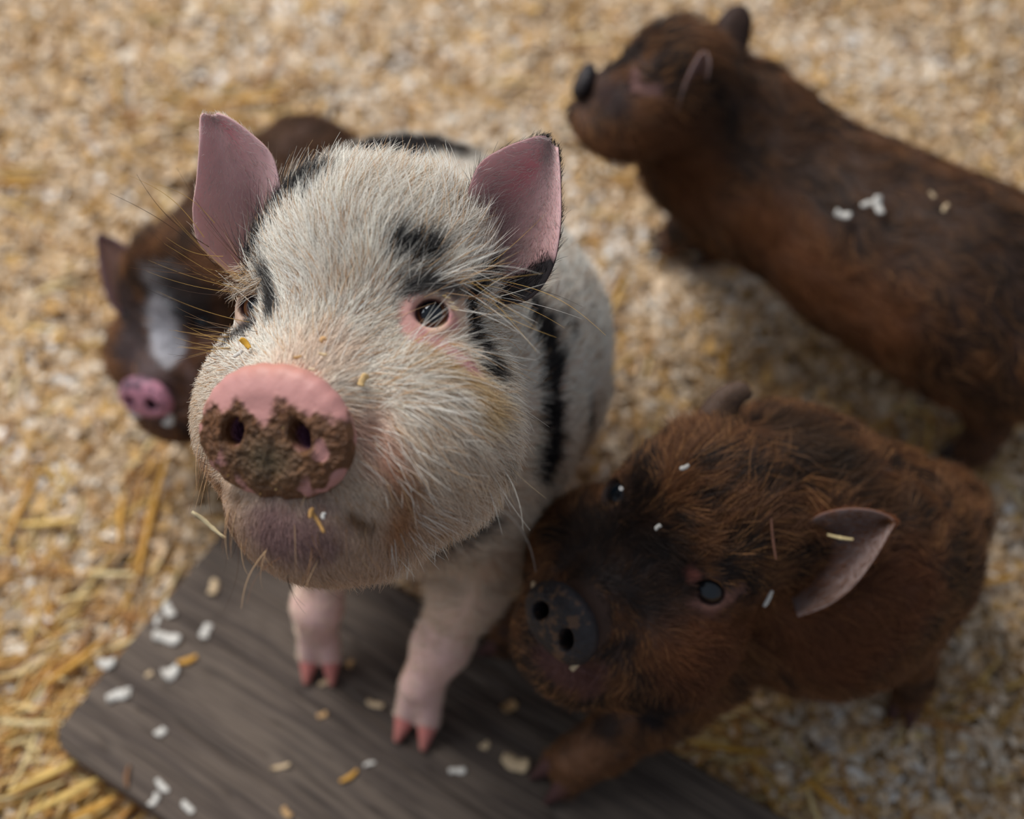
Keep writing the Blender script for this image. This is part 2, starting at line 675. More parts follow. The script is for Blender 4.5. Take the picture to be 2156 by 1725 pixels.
def snout_part(parent, Fm, w, h, colf, mudf, vox, snl=0.0, tilt=0.22, drop=0.0):
    """disc with a thick rim and two nostrils"""
    k = Fm.k
    n = Fm.v(0, -tilt, 1)
    up = nrm(Fm.Y - n * (Fm.Y @ n))
    x = np.cross(up, n)
    c = Fm.p(0, -266 - snl * .7, 236 + snl * .7)
    S = Solid()
    # thick superellipse rim out of short tubes plus a slightly dished face
    m = 22
    ring = []
    for i in range(m):
        a = 2 * math.pi * i / m
        ca, sa = math.cos(a), math.sin(a)
        hh = h * (1.0 if sa > 0 else 0.94)
        ring.append(c + x * (w - 26) * (1 - 0.13 * max(sa, 0)) * k * math.copysign(abs(ca) ** 0.86, ca) + up * (hh - 26) * k * math.copysign(abs(sa) ** 0.9, sa))
    S.ell(c - n * 22 * k, np.array([w - 8, h - 8, 50]) * k, np.stack([x, up, n]), 16 * k)
    for i in range(m):
        S.cone(ring[i] - n * 8 * k, ring[(i + 1) % m] - n * 8 * k, 27 * k, 27 * k, 14 * k)
    for i in range(m):
        a_, b_ = c + (ring[i] - c) * 0.74, c + (ring[(i + 1) % m] - c) * 0.74
        S.cone(a_ - n * 5 * k, b_ - n * 5 * k, 28 * k, 28 * k, 24 * k)
        a_, b_ = c + (ring[i] - c) * 0.4, c + (ring[(i + 1) % m] - c) * 0.4
        S.cone(a_ - n * 8 * k, b_ - n * 8 * k, 28 * k, 28 * k, 24 * k)
    S.ball(c - n * 4 * k, 30 * k, 40 * k)
    for s in (-1, 1):
        q = c + x * s * 0.44 * w * k + up * 0.02 * h * k
        S.cone(q + n * 60 * k + up * 5 * k, q - n * 45 * k, 34 * k, 25 * k, 12 * k, sub=True, flat=(nrm(x * 0.93 + up * 0.36 * s), 0.74))
    # philtrum notch and wrinkles
    S.cone(c + n * 40 * k - up * h * 1.02 * k, c + n * 30 * k - up * h * 0.72 * k, 12 * k, 5 * k, 14 * k, sub=True)
    fr = Frame(c, x, up, n, k)

    def warp(V):
        if mudf is None:
            return V
        md = mudf(fr.loc(V), V)
        nn = (fbm(V, 420, 4, 3) - 0.42) * 0.0030 + (fbm(V, 130, 9, 2) - 0.4) * 0.002
        return V + n * (md * nn)[:, None]
    V, Q = S.mesh(vox, warp=warp)
    L = fr.loc(V)
    col = colf(L, V)
    md = mudf(L, V) if mudf is not None else np.zeros(len(V))
    o = build_mesh('snout', V, Q, M_SNOUT, parent, attrs={'skin': ('POINT', col), 'mud': ('POINT', md * 0.9 + 0.1)})
    return o, fr


def nostril_cut(S, Fm, w, h, snl=0.0, tilt=0.22):
    k = Fm.k
    n = Fm.v(0, -tilt, 1)
    up = nrm(Fm.Y - n * (Fm.Y @ n))
    x = np.cross(up, n)
    c = Fm.p(0, -266 - snl * .7, 236 + snl * .7)
    for s in (-1, 1):
        q = c + x * s * 0.44 * w * k
        S.cone(q + n * 60 * k, q - n * 60 * k, 34 * k, 26 * k, 8 * k, sub=True)


def foot(S, ankle, toe_dir, r, hooves, ground, hlen=1.0, side=None):
    """cloven foot: two toes in the body surface, two horn tips returned for hoof meshes, two dewclaws"""
    t = nrm([toe_dir[0], toe_dir[1], 0])
    sd = np.array([-t[1], t[0], 0])
    for s in (-1, 1):
        a = ankle + sd * s * r * 0.45
        b = np.array([ankle[0], ankle[1], ground + r * 0.95]) + t * r * 0.9 + sd * s * r * 0.62
        S.cone(a, b, r * 0.72, r * 0.62, r * 0.5)
        tip = np.array([b[0], b[1], ground + r * 0.22]) + t * r * 1.25 * hlen + sd * s * r * 0.12
        hooves.append((b + t * r * 0.1, tip, r * 0.60, r * 0.20, ground))
        dw = ankle - t * r * 0.9 + sd * s * r * 0.75 + np.array([0, 0, r * 0.2])
        hooves.append((dw, dw - t * r * 0.55 + np.array([0, 0, -r * 0.7]), r * 0.30, r * 0.13, ground))


def build_hooves(parent, hooves, colf):
    for a, b, ra, rb, g in hooves:
        S = Solid()
        S.cone(a, b, ra, rb, 0.002, flat=None)
        V, Q = S.mesh(max(ra / 6, 0.0007), clipz=g + 0.0005)
        t = np.clip(((V - a) @ (b - a)) / ((b - a) @ (b - a)), 0, 1)
        build_mesh('hoof', V, Q, M_HOOF, parent, attrs={'skin': ('POINT', colf(t, V))})


def jit(c, r, n, a=0.12):
    return np.asarray(c) * (1 + r.normal(0, a, (n, 1)))


# ================================================================== THE SETTING
def flakes(n, xr, yr, seed, zf, keep=None, size=(0.0028, 0.0068), pal=None):
    """curled shaving flakes joined in one mesh: 4 x 2 vertices each"""
    r = np.random.default_rng(seed)
    x = r.uniform(*xr, n)
    y = r.uniform(*yr, n)
    if keep is not None:
        m = keep(x, y, r)
        x, y = x[m], y[m]
        n = len(x)
    L = r.uniform(size[0], size[1], n) * np.where(r.random(n) < 0.12, 1.7, 1)
    Wd = L * r.uniform(0.35, 0.8, n)
    curl = r.uniform(-2.2, 2.2, n)
    a = r.uniform(0, 2 * math.pi, n)
    pitch = r.normal(0, 0.42, n)
    roll = r.normal(0, 0.45, n)
    ca, sa, cp, sp, cr, sr = np.cos(a), np.sin(a), np.cos(pitch), np.sin(pitch), np.cos(roll), np.sin(roll)
    ex = np.stack([ca * cp, sa * cp, sp], 1)
    ey = np.stack([-sa * cr + ca * sp * sr, ca * cr + sa * sp * sr, -cp * sr], 1)
    ez = np.cross(ex, ey)
    z = zf(x, y) + r.uniform(0, 0.005, n)
    c = np.stack([x, y, z], 1)
    V = np.zeros((n, 8, 3))
    for i in range(4):
        t = (i / 3 - 0.5)
        th = t * curl
        sx = np.where(np.abs(curl) > 1e-3, np.sin(th) / (curl + 1e-9), t)
        sz = np.where(np.abs(curl) > 1e-3, (1 - np.cos(th)) / (curl + 1e-9), 0)
        w = Wd * (1 - 0.35 * abs(2 * t)) * (0.8 + 0.4 * r.random(n))
        for j, s in enumerate((-0.5, 0.5)):
            V[:, i * 2 + j] = c + ex * (sx * L * 2)[:, None] + ez * (sz * L * 2)[:, None] + ey * (w * 2 * s)[:, None] * 0.7
    base = np.arange(n)[:, None] * 8
    F = np.concatenate([base + np.array([2 * i, 2 * i + 1, 2 * i + 3, 2 * i + 2]) for i in range(3)])
    pal = np.asarray(pal)
    lf = fbm(np.stack([x, y, 0 * x], 1), 9, 5, 3)
    k = np.clip(((r.random(n) * 0.8 + lf * 0.45 - 0.12)) * len(pal), 0, len(pal) - 1).astype(int)
    col = pal[k] * r.uniform(0.8, 1.15, (n, 1))
    col = np.repeat(col, 8, axis=0)
    return V.reshape(-1, 3), F, np.clip(col, 0, 1)


def ground_z(x, y):
    P = np.stack([x, y, 0 * x], 1)
    z = (fbm(P, 14, 31, 2) - 0.5) * 0.014 + (noise(P, 60, 8) - 0.5) * 0.005
    return z - 0.004


# bedding ground under the shavings
gx, gy = np.meshgrid(np.linspace(-1.3, 1.4, 136), np.linspace(-0.5, 2.0, 126))
gp = np.stack([gx.ravel(), gy.ravel()], 1)
gz = ground_z(gp[:, 0], gp[:, 1]) - 0.002
GV = np.column_stack([gp, gz])
ii, jj = np.meshgrid(np.arange(125), np.arange(135), indexing='ij')
b0 = (ii * 136 + jj).ravel()
GF = np.stack([b0, b0 + 1, b0 + 137, b0 + 136], 1)
M_FLOOR = mat_base('bedding_ground', (0.20, 0.125, 0.06), 0.95, 0.05)
nt = M_FLOOR.node_tree
tcn = nt.nodes.new('ShaderNodeTexCoord')
nn_ = nt.nodes.new('ShaderNodeTexNoise')
nn_.inputs['Scale'].default_value = 160
nn_.inputs['Detail'].default_value = 5
rp = nt.nodes.new('ShaderNodeValToRGB')
rp.color_ramp.elements[0].color = (0.10, 0.06, 0.03, 1)
rp.color_ramp.elements[0].position = 0.35
rp.color_ramp.elements[1].color = (0.52, 0.36, 0.20, 1)
rp.color_ramp.elements[1].position = 0.65
nt.links.new(tcn.outputs['Object'], nn_.inputs['Vector'])
nt.links.new(nn_.outputs['Fac'], rp.inputs['Fac'])
nt.links.new(rp.outputs['Color'], nt.nodes['Principled BSDF'].inputs['Base Color'])
floor_o = build_mesh('floor', GV, GF, M_FLOOR)
floor_o['kind'] = 'structure'

PAL = [lin(150, 118, 78), lin(190, 152, 106), lin(204, 172, 132), lin(216, 188, 152), lin(224, 200, 170), lin(212, 172, 112), lin(228, 208, 182), lin(234, 220, 200), lin(244, 238, 230)]


def in_view(x, y, r):
    u, v, d = project(np.stack([x, y, 0 * x], 1))
    near = (u > -260) & (u < 2420) & (v > -260) & (v < 1990)
    return near | (r.random(len(x)) < 0.28)


V_, F_, C_ = flakes(260000, (-0.95, 1.0), (-0.05, 1.35), 3, ground_z, in_view, pal=PAL)
sh = build_mesh('wood_shavings', V_, F_, M_SHAV, smooth=False, attrs={'skin': ('POINT', C_)})
tag(sh, 'deep bed of pale wood shavings covering the pen floor', 'wood shavings', kind='stuff')


def straw_geo(p0, p1, w, bow, r, seg=6, lift=0.0):
    """a slightly flattened hollow-looking stalk"""
    p0, p1 = np.asarray(p0, float), np.asarray(p1, float)
    d = nrm(p1 - p0)
    s = nrm(np.cross(d, [0, 0, 1.0]))
    n = np.cross(s, d)
    V, F = [], []
    for i in range(seg + 1):
        t = i / seg
        c = p0 + (p1 - p0) * t + s * bow * math.sin(math.pi * t) + np.array([0, 0, 1.0]) * lift * math.sin(math.pi * t)
        ww = w * (0.8 + 0.3 * math.sin(math.pi * t)) * (1.25 if i == seg // 2 else 1)
        for j in range(6):
            a = j * math.pi / 3
            V.append(c + s * math.cos(a) * ww * 0.5 + n * math.sin(a) * ww * 0.28)
    for i in range(seg):
        for j in range(6):
            F.append([i * 6 + j, i * 6 + (j + 1) % 6, (i + 1) * 6 + (j + 1) % 6, (i + 1) * 6 + j])
    return V, F


def gz1(x, y):
    return float(ground_z(np.array([x]), np.array([y]))[0])


SV, SF, SCo = [], [], []
rs = np.random.default_rng(77)
clusters = [  # u, v, spread u, spread v, count, mean direction (deg in picture), direction spread
    (60, 1480, 130, 170, 190, 35, 35), (200, 1690, 170, 60, 110, 35, 30), (60, 1150, 90, 200, 70, 70, 40),
    (280, 1300, 90, 90, 40, 35, 40), (300, 1050, 40, 140, 30, 75, 20), (500, 220, 120, 50, 45, 5, 30),
    (300, 260, 130, 60, 30, 0, 30), (40, 380, 60, 40, 16, 0, 25), (1080, 1290, 40, 30, 16, 30, 50),
    (1050, 60, 900, 110, 70, 0, 60), (1280, 620, 50, 120, 16, 60, 25), (1350, 380, 150, 80, 26, -5, 30),
    (1500, 1530, 120, 80, 60, -20, 40), (1560, 1650, 220, 80, 50, 20, 60), (1950, 900, 80, 90, 24, 90, 50),
    (2080, 560, 80, 300, 30, 60, 60), (1400, 1000, 80, 120, 14, 60, 40), (200, 700, 200, 260, 26, 60, 60), (1950, 1450, 150, 200, 36, 20, 60)]
vb = 0
for (cu_, cv_, su, sv, cnt, dg, ds) in clusters:
    for _ in range(cnt):
        u, v = rs.normal(cu_, su * 0.7), rs.normal(cv_, sv * 0.7)
        P = PZ(u, v, 0.0)
        a = math.radians(rs.normal(dg, ds))
        L = rs.uniform(0.012, 0.05)
        dd = np.array([math.cos(a), math.sin(a), 0]) * L
        z0 = gz1(P[0], P[1]) + rs.uniform(0.004, 0.008)
        p0, p1 = P - dd / 2, P + dd / 2
        p0[2] = gz1(p0[0], p0[1]) + rs.uniform(0.003, 0.009)
        p1[2] = gz1(p1[0], p1[1]) + rs.uniform(0.003, 0.009)
        g, f = straw_geo(p0, p1, rs.uniform(0.0012, 0.0030), rs.normal(0, 0.0015), rs)
        SV += g
        SF += [[q + vb for q in ff] for ff in f]
        vb += len(g)
        c = (lin(200, 154, 80), lin(182, 130, 62), lin(216, 178, 106), lin(164, 114, 60), lin(222, 196, 140))[rs.integers(5)] * rs.uniform(0.75, 1.1)
        SCo += [c] * len(g)
st_o = build_mesh('straw', np.array(SV), np.array(SF), M_STRAW, smooth=True, attrs={'skin': ('POINT', np.clip(SCo, 0, 1))})
tag(st_o, 'golden straw scattered in and over the wood shavings', 'straw', kind='stuff')

# ------------------------------------------------------------------ board
BZ = 0.024
C1 = PZ(98, 1556, BZ)
E1 = nrm([0.539, 0.842, 0])
E2 = nrm([0.842, -0.539, 0])
BW, BL = 0.196, 0.62
nu, nv = 700, 300
bu, bv = np.meshgrid(np.linspace(0, 1, nu), np.linspace(0, 1, nv))
rad_c = 0.016
X_, Y_ = bu.ravel() * BL, bv.ravel() * BW
# round the corners by pulling grid points onto the corner arcs
hx, hy = BL / 2 - rad_c, BW / 2 - rad_c
cx_, cy_ = X_ - BL / 2, Y_ - BW / 2
ox, oy = np.maximum(np.abs(cx_) - hx, 0) / rad_c, np.maximum(np.abs(cy_) - hy, 0) / rad_c
mx = np.maximum(ox, oy)
ln = np.hypot(ox, oy) + 1e-9
scl = np.where((ox > 0) & (oy > 0), mx / ln, 1)
cx2 = np.where((ox > 0) & (oy > 0), np.sign(cx_) * (hx + rad_c * ox * scl), cx_)
cy2 = np.where((ox > 0) & (oy > 0), np.sign(cy_) * (hy + rad_c * oy * scl), cy_)
X_, Y_ = cx2 + BL / 2, cy2 + BW / 2
Pg = np.stack([X_ * 0.05, Y_ + (noise(np.stack([X_, Y_, 0 * X_], 1), 9, 4) - 0.5) * 0.006, 0 * X_], 1)
gr = noise(Pg, 420, 5) * 0.5 + noise(Pg, 900, 6) * 0.3
ridge = np.abs(noise(Pg, 260, 9) - 0.5) * 2
zt = BZ - 0.0007 * gr - 0.0011 * np.exp(-(ridge / 0.10) ** 2)
for yy, dp, wd_ in ((0.052, 0.0014, 0.0008), (0.104, 0.0018, 0.0009), (0.148, 0.0013, 0.0008)):
    wob = yy + (noise(np.stack([X_ * 0.7, X_ * 0, X_ * 0], 1), 14, int(yy * 1000)) - 0.5) * 0.005
    zt -= dp * np.exp(-((Y_ - wob) / wd_) ** 2) * (0.4 + 0.6 * noise(np.stack([X_, X_ * 0, X_ * 0], 1), 30, 3))
ed = np.minimum(np.minimum(X_, BL - X_), np.minimum(Y_, BW - Y_))
zt -= 0.0022 * np.clip(1 - ed / 0.003, 0, 1) ** 2
TV = C1 + X_[:, None] * E2 + Y_[:, None] * E1
TV[:, 2] = zt
ii, jj = np.meshgrid(np.arange(nv - 1), np.arange(nu - 1), indexing='ij')
b0 = (ii * nu + jj).ravel()
TF = np.stack([b0, b0 + 1, b0 + nu + 1, b0 + nu], 1)
ring = list(range(nu)) + [r_ * nu + nu - 1 for r_ in range(1, nv)] + [(nv - 1) * nu + c_ for c_ in range(nu - 2, -1, -1)] + [r_ * nu for r_ in range(nv - 2, 0, -1)]
ring = np.array(ring)
RB = TV[ring].copy()
RB[:, 2] = 0.001
o_ = len(TV)
nr_ = len(ring)
SFc = np.stack([ring, o_ + np.arange(nr_), o_ + (np.arange(nr_) + 1) % nr_, np.roll(ring, -1)], 1)
BV_ = np.concatenate([TV, RB])
BF_ = np.concatenate([TF[:, ::-1], SFc])
if np.cross(TV[TF[0, 1]] - TV[TF[0, 0]], TV[TF[0, 3]] - TV[TF[0, 0]])[2] > 0:
    BF_ = np.concatenate([TF, SFc[:, ::-1]])
shade = 0.45 * fbm(Pg, 150, 2, 3) + 0.55 * noise(Pg, 620, 12)
bt = sstep(fbm(np.stack([X_, Y_, 0 * X_], 1), 12, 44, 3), 0.35, 0.65)[:, None]
cA, cB, cD = lin(82, 70, 62), lin(110, 96, 84), lin(42, 35, 31)
cc = cA * (1 - sstep(shade, 0.3, 0.72)[:, None]) + cB * sstep(shade, 0.3, 0.72)[:, None]
cc = cc * (0.80 + 0.22 * bt)
dk = np.clip((BZ - zt) / 0.0022, 0, 1)[:, None]
cc = cc * (1 - 0.6 * dk) + cD * 0.6 * dk
cc = np.concatenate([cc, np.tile(lin(150, 112, 78), (nr_, 1))])
M_BOARD = add_bump(mat_base('weathered_board', attr='skin', rough=0.72, spec=0.3), 500, 0.25, 0.0005)
brd = build_mesh('wooden_board', BV_, BF_, M_BOARD, attrs={'skin': ('POINT', cc)})
tag(brd, 'weathered grey-brown wooden board with rounded corner lying on the shavings', 'board')


# ================================================================== SPOTTED PIGLET
def body_flow(Fm, axis_dir, head_pts):
    sn = Fm.p(0, -200, 200)

    def f(P, N):
        a = nrm(P - sn)
        L = Fm.loc(P)
        hd = sstep(L[:, 2], -420, -150)[:, None]
        return nrm(a * hd + nrm(axis_dir) * (1 - hd) + np.array([0, 0, -0.35]) * (1 - hd))
    return f


WHITE, CREAM, TAN, BLACK = lin(238, 232, 220), lin(226, 206, 180), lin(206, 168, 126), lin(24, 22, 24)


def spotted_piglet():
    root = empty('piglet', (-0.06, 0.38, 0.0))
    tag(root, 'pink, white and black spotted piglet with a muddy pink snout looking up from the board', 'piglet')
    O = PD(722, 652, 0.60)
    yaw, rl = math.radians(22), math.radians(4)
    X = camv(math.cos(yaw) * math.cos(rl), -math.cos(yaw) * math.sin(rl), math.sin(yaw))
    Z0 = camv(-math.sin(yaw), 0.03, math.cos(yaw))
    Y = nrm(np.cross(Z0, X))
    Z = np.cross(X, Y)
    Fm = Frame(O, X, Y, Z, 0.0002)
    S = Solid()
    eyes = head_solid(S, Fm, turn=(1.3, 0.15), ex=201)
    nostril_cut(S, Fm, 168, 135)
    S.cone(Fm.p(0, -80, -190), (-0.045, 0.43, 0.235), 0.048, 0.078, 0.03)
    S.chain([(-0.045, 0.418, 0.200), (-0.045, 0.460, 0.168), (-0.062, 0.525, 0.160)], [0.074, 0.096, 0.085], 0.03)
    # chest and front legs
    S.cone((-0.045, 0.385, 0.20), (-0.055, 0.395, 0.155), 0.066, 0.058, 0.03)
    hooves = []
    S.chain([(-0.010, 0.372, 0.165), (-0.024, 0.340, 0.120), (-0.040, 0.318, 0.088), (-0.052, 0.305, 0.062)], [0.034, 0.0185, 0.0145, 0.0125], 0.012)
    foot(S, np.array([-0.053, 0.303, 0.055]), (-0.30, -0.9), 0.0112, hooves, BZ)
    S.chain([(-0.090, 0.395, 0.165), (-0.106, 0.368, 0.115), (-0.114, 0.344, 0.082), (-0.1165, 0.341, 0.062)], [0.030, 0.0150, 0.0125, 0.0118], 0.012)
    foot(S, np.array([-0.1165, 0.341, 0.055]), (-0.05, -1), 0.0105, hooves, BZ)
    # hind legs, standing in the shavings behind the board
    for sx in (-1, 1):
        bx = -0.062 + sx * 0.045
        S.chain([(bx, 0.545, 0.13), (bx + sx * 0.01, 0.525, 0.085), (bx + sx * 0.006, 0.56, 0.05), (bx + sx * 0.006, 0.548, 0.028)], [0.05, 0.032, 0.017, 0.014], 0.014)
        foot(S, np.array([bx + sx * 0.006, 0.546, 0.026]), (0, -1), 0.011, hooves, 0.0)
    S.chain([(-0.065, 0.598, 0.165), (-0.060, 0.616, 0.140), (-0.055, 0.618, 0.110)], [0.009, 0.005, 0.003], 0.008)
    V, Q = S.mesh(0.00135)
    N, _, _ = vertex_normals(V, Q)
    L = Fm.loc(V)
    pa = Painter(V, (0, 0, 0))
    H = pa.hit
    px = 0.0002

    def line(*uv):
        return [H(a, b) for a, b in uv]
    black = [
        (line((520, 520), (575, 450), (655, 392)), 44 * px, BLACK, 0.006, 1),
        (line((455, 540), (500, 575)), 20 * px, BLACK * 2.2, 0.006, 0.8),
        (line((556, 580), (566, 650)), 22 * px, BLACK * 1.4, 0.005, 0.97),
        (line((455, 700), (520, 672)), 20 * px, BLACK * 1.6, 0.005, 0.95),
        (line((848, 508), (905, 528)), 30 * px, BLACK, 0.006, 1),
        (line((862, 606), (915, 585), (965, 612)), 25 * px, BLACK * 2, 0.008, 0.92),  # dark eyelid patch, widened in grey to paint in the brow's shade
        (line((1000, 400), (1050, 520)), 18 * px, BLACK * 1.5, 0.006, 0.8),
        (line((1040, 560), (1000, 620), (1008, 690), (1040, 770)), 22 * px, BLACK, 0.005, 1),
        (line((1062, 960), (1050, 1060)), 12 * px, BLACK * 1.5, 0.006, 0.9),
        (line((930, 1165), (1040, 1100)), 24 * px, BLACK * 1.4, 0.008, 1),
    ]
    bodyb = [
        (line((1135, 660), (1168, 740), (1170, 860), (1160, 980)), 46 * px * 1.3, BLACK, 0.006, 1),
        (line((1245, 840), (1243, 920)), 17 * px * 1.3, BLACK, 0.005, 1),
        (line((1190, 655), (1215, 700)), 16 * px, BLACK * 1.5, 0.005, 0.9),
        (line((780, 322), (870, 330)), 26 * px * 1.2, BLACK, 0.007, 1),
        ([np.array([0.03, 0.53, 0.20])], 0.03, BLACK, 0.006, 1),
        ([np.array([-0.10, 0.56, 0.24]), np.array([-0.02, 0.58, 0.24])], 0.022, BLACK, 0.006, 1),
        ([np.array([-0.15, 0.46, 0.19])], 0.03, BLACK, 0.006, 1),
    ]
    tanm = [
        (line((620, 740), (700, 730)), 62 * px, lin(232, 208, 186), 0.016, 0.75),
        (line((930, 745), (1010, 800), (1030, 860)), 34 * px, lin(218, 180, 112), 0.012, 0.75),
        (line((830, 990), (860, 1060), (840, 1120)), 28 * px, lin(170, 112, 62), 0.014, 0.8),
        (line((425, 990), (445, 1060)), 30 * px, lin(176, 120, 66), 0.014, 0.7),
        (line((570, 1120), (640, 1130)), 66 * px, lin(140, 106, 108), 0.02, 0.8),
        (line((480, 1190), (700, 1230), (860, 1180)), 60 * px, lin(205, 170, 140), 0.03, 0.6),
        (line((780, 900), (800, 960)), 42 * px, lin(196, 140, 120), 0.016, 0.6),
        (line((850, 350), (960, 400)), 40 * px, lin(214, 184, 150), 0.02, 0.5),
    ]
    pink = [
        (line((856, 690), (868, 655)), 30 * px, lin(200, 150, 142), 0.006, 0.95),
        (line((900, 712), (960, 745), (1000, 770)), 23 * px, lin(188, 134, 132), 0.006, 1),
        (line((955, 660), (965, 690)), 14 * px, lin(196, 140, 140), 0.005, 1),
    ]
    mudm = [
        (line((452, 1090), (470, 1130), (488, 1165)), 7 * px, lin(96, 62, 30), 0.003, 0.95),
        (line((745, 1085), (775, 1110)), 14 * px, lin(110, 72, 36), 0.006, 0.85),
        (line((455, 1030), (500, 1045)), 10 * px, lin(120, 80, 46), 0.005, 0.7),
    ]
    skin0 = lin(212, 180, 158)
    legw = 1 - sstep(V[:, 2], 0.08, 0.15)
    base = skin0 * (1 - legw[:, None]) + lin(232, 190, 182) * legw[:, None]
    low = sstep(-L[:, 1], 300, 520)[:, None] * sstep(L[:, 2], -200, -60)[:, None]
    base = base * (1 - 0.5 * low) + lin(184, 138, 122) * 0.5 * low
    muz = ((1 - sstep(np.linalg.norm(V - Fm.p(0, -220, 180), axis=1) / px, 190, 330)))[:, None]
    base = base * (1 - 0.6 * muz) + lin(196, 142, 122) * 0.6 * muz
    marks_skin = [(p, r, lin(58, 50, 52), s, st * 0.92) for p, r, c, s, st in black + bodyb] + pink + mudm + \
                 [(line((580, 1090), (660, 1100)), 50 * px, lin(150, 104, 116), 0.014, 0.8)]
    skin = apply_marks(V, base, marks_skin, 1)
    for c, g in eyes:
        d = np.linalg.norm(V - c, axis=1)
        w = (1 - sstep(d, 52 * px, 60 * px))[:, None]
        skin = skin * (1 - w) + lin(70, 44, 44) * w
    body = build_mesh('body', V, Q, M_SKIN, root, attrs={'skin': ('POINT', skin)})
    body['label'] = 'pink-skinned body with black patches'

    # snout
    def mudf(l, V_):
        y = l[:, 1] + (fbm(V_, 160, 3, 3) - 0.5) * 70 - np.exp(-((l[:, 0] + 5) / 24) ** 2) * -14
        top = 80 - 0.0018 * l[:, 0] ** 2 - 40 * np.exp(-((l[:, 0] + 14) / 26) ** 2)
        m = 1 - sstep(y, top - 16, top + 12)
        bare = sstep(fbm(V_, 150, 12, 2), 0.60, 0.70) * sstep(np.hypot(l[:, 0], l[:, 1] + 10), 95, 120)
        hole = np.minimum(np.hypot((l[:, 0] - 74) / 22, l[:, 1] / 28), np.hypot((l[:, 0] + 74) / 22, l[:, 1] / 28))
        return m * (1 - 0.85 * bare) * sstep(hole, 0.6, 0.95) * sstep(l[:, 2], -50, -20)

    def colf(l, V_):
        m = mudf(l, V_)[:, None]
        pinkc = lin(200, 143, 136) * (1 - sstep(l[:, 1], 100, 150)[:, None] * 0.5) + lin(204, 140, 108) * sstep(l[:, 1], 100, 150)[:, None] * 0.5
        n1 = fbm(V_, 300, 2, 3)[:, None]
        mud = lin(112, 72, 42) * (0.55 + 0.8 * n1)
        mud2 = lin(92, 74, 50) * (0.6 + 0.8 * n1)
        cen = np.exp(-((l[:, 0] / 70) ** 2 + ((l[:, 1] + 45) / 50) ** 2))[:, None]
        mud = mud * (1 - cen) + mud2 * cen
        hole = np.minimum(np.hypot((l[:, 0] - 74) / 28, l[:, 1] / 34), np.hypot((l[:, 0] + 74) / 28, l[:, 1] / 34))
        w = (1 - sstep(hole, 0.8, 1.0))[:, None] * sstep(-l[:, 2], -12, 10)[:, None]
        c = pinkc * (1 - m) + mud * m
        return c * (1 - w) + lin(128, 88, 118) * w
    sn, fr = snout_part(root, Fm, 168, 135, colf, mudf, 0.0007)
    sn['label'] = 'pink snout crusted with brown mud'
    # crumbs of mud and bedding stuck to the snout
    r = np.random.default_rng(8)
    cv, cf, ccs = [], [], []
    tet = nrm(np.array([[1, 1, 1], [-1, -1, 1], [-1, 1, -1], [1, -1, -1], [0.2, -0.3, 1.3]]))
    for i in range(420):
        x, y = r.normal(0, 75), r.normal(-35, 42)
        if math.hypot(x / 150, (y + 5) / 125) > 1 or min(math.hypot((x - 73) / 26, y / 30), math.hypot((x + 73) / 26, y / 30)) < 1:
            continue
        s = r.uniform(1.2, 4.2) * fr.k
        c = fr.p(x, y, 31 - (x * x + y * y) * 0.0005)
        b = len(cv)
        A = nrm(r.normal(size=(3, 3)))
        cv += list(c + (tet * r.uniform(0.6, 1.3, (5, 1))) @ A * s)
        cf += [[b, b + 1, b + 2], [b, b + 2, b + 3], [b, b + 3, b + 1], [b + 1, b + 3, b + 2], [b + 4, b, b + 1]]
        col = lin(*((120, 84, 48), (86, 62, 38), (150, 116, 70), (196, 168, 116))[r.choice(4, p=[.45, .33, .17, .05])])
        ccs += [col] * 5
    mu = build_mesh('mud_crumbs', np.array(cv), np.array(cf), M_MUD, sn, smooth=False, attrs={'skin': ('POINT', ccs)})
    mu['kind'] = 'stuff'

    for c, g in eyes:
        make_eye(root, c, 46 * px, nrm(g + camv(0.06, 0.22, 0.5)), M_EYE)

    build_hooves(root, hooves, lambda t, V_: lin(214, 130, 122) * (1 - t[:, None] * 0.4) + lin(150, 110, 90) * t[:, None] * 0.4)

    # ears
    def inn(s, t, P):
        n = fbm(P, 220, 2, 3)[:, None]
        c = lin(218, 176, 174) * (0.85 + 0.3 * n)
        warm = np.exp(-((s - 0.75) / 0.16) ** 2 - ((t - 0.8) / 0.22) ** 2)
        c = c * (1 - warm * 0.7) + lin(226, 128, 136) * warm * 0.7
        deep = np.exp(-((s - 0.62) / 0.2) ** 2 - ((t - 0.25) / 0.28) ** 2)  # shade of the ear's hollow put into the colour
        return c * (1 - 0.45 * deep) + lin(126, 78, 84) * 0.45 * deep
    D = 0.612
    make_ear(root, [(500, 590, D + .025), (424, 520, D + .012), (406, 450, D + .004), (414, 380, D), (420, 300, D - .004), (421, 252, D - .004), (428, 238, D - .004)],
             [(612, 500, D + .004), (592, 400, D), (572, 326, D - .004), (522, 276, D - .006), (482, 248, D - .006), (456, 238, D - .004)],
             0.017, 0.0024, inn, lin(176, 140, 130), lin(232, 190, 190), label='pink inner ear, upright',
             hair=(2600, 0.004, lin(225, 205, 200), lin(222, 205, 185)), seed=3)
    D = 0.602

    def inn2(s, t, P):
        n = fbm(P, 220, 2, 3)[:, None]
        c = lin(218, 176, 174) * (0.85 + 0.3 * n)
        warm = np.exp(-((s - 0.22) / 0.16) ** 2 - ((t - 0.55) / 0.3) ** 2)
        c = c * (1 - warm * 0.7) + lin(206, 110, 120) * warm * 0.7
        deep = np.exp(-((s - 0.3) / 0.25) ** 2 - ((t - 0.1) / 0.25) ** 2)  # darker colour painted as shade in the base of the cup
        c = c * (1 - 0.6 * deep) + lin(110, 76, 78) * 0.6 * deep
        return c
    low_mid = PD(1120, 640, D + 0.006)

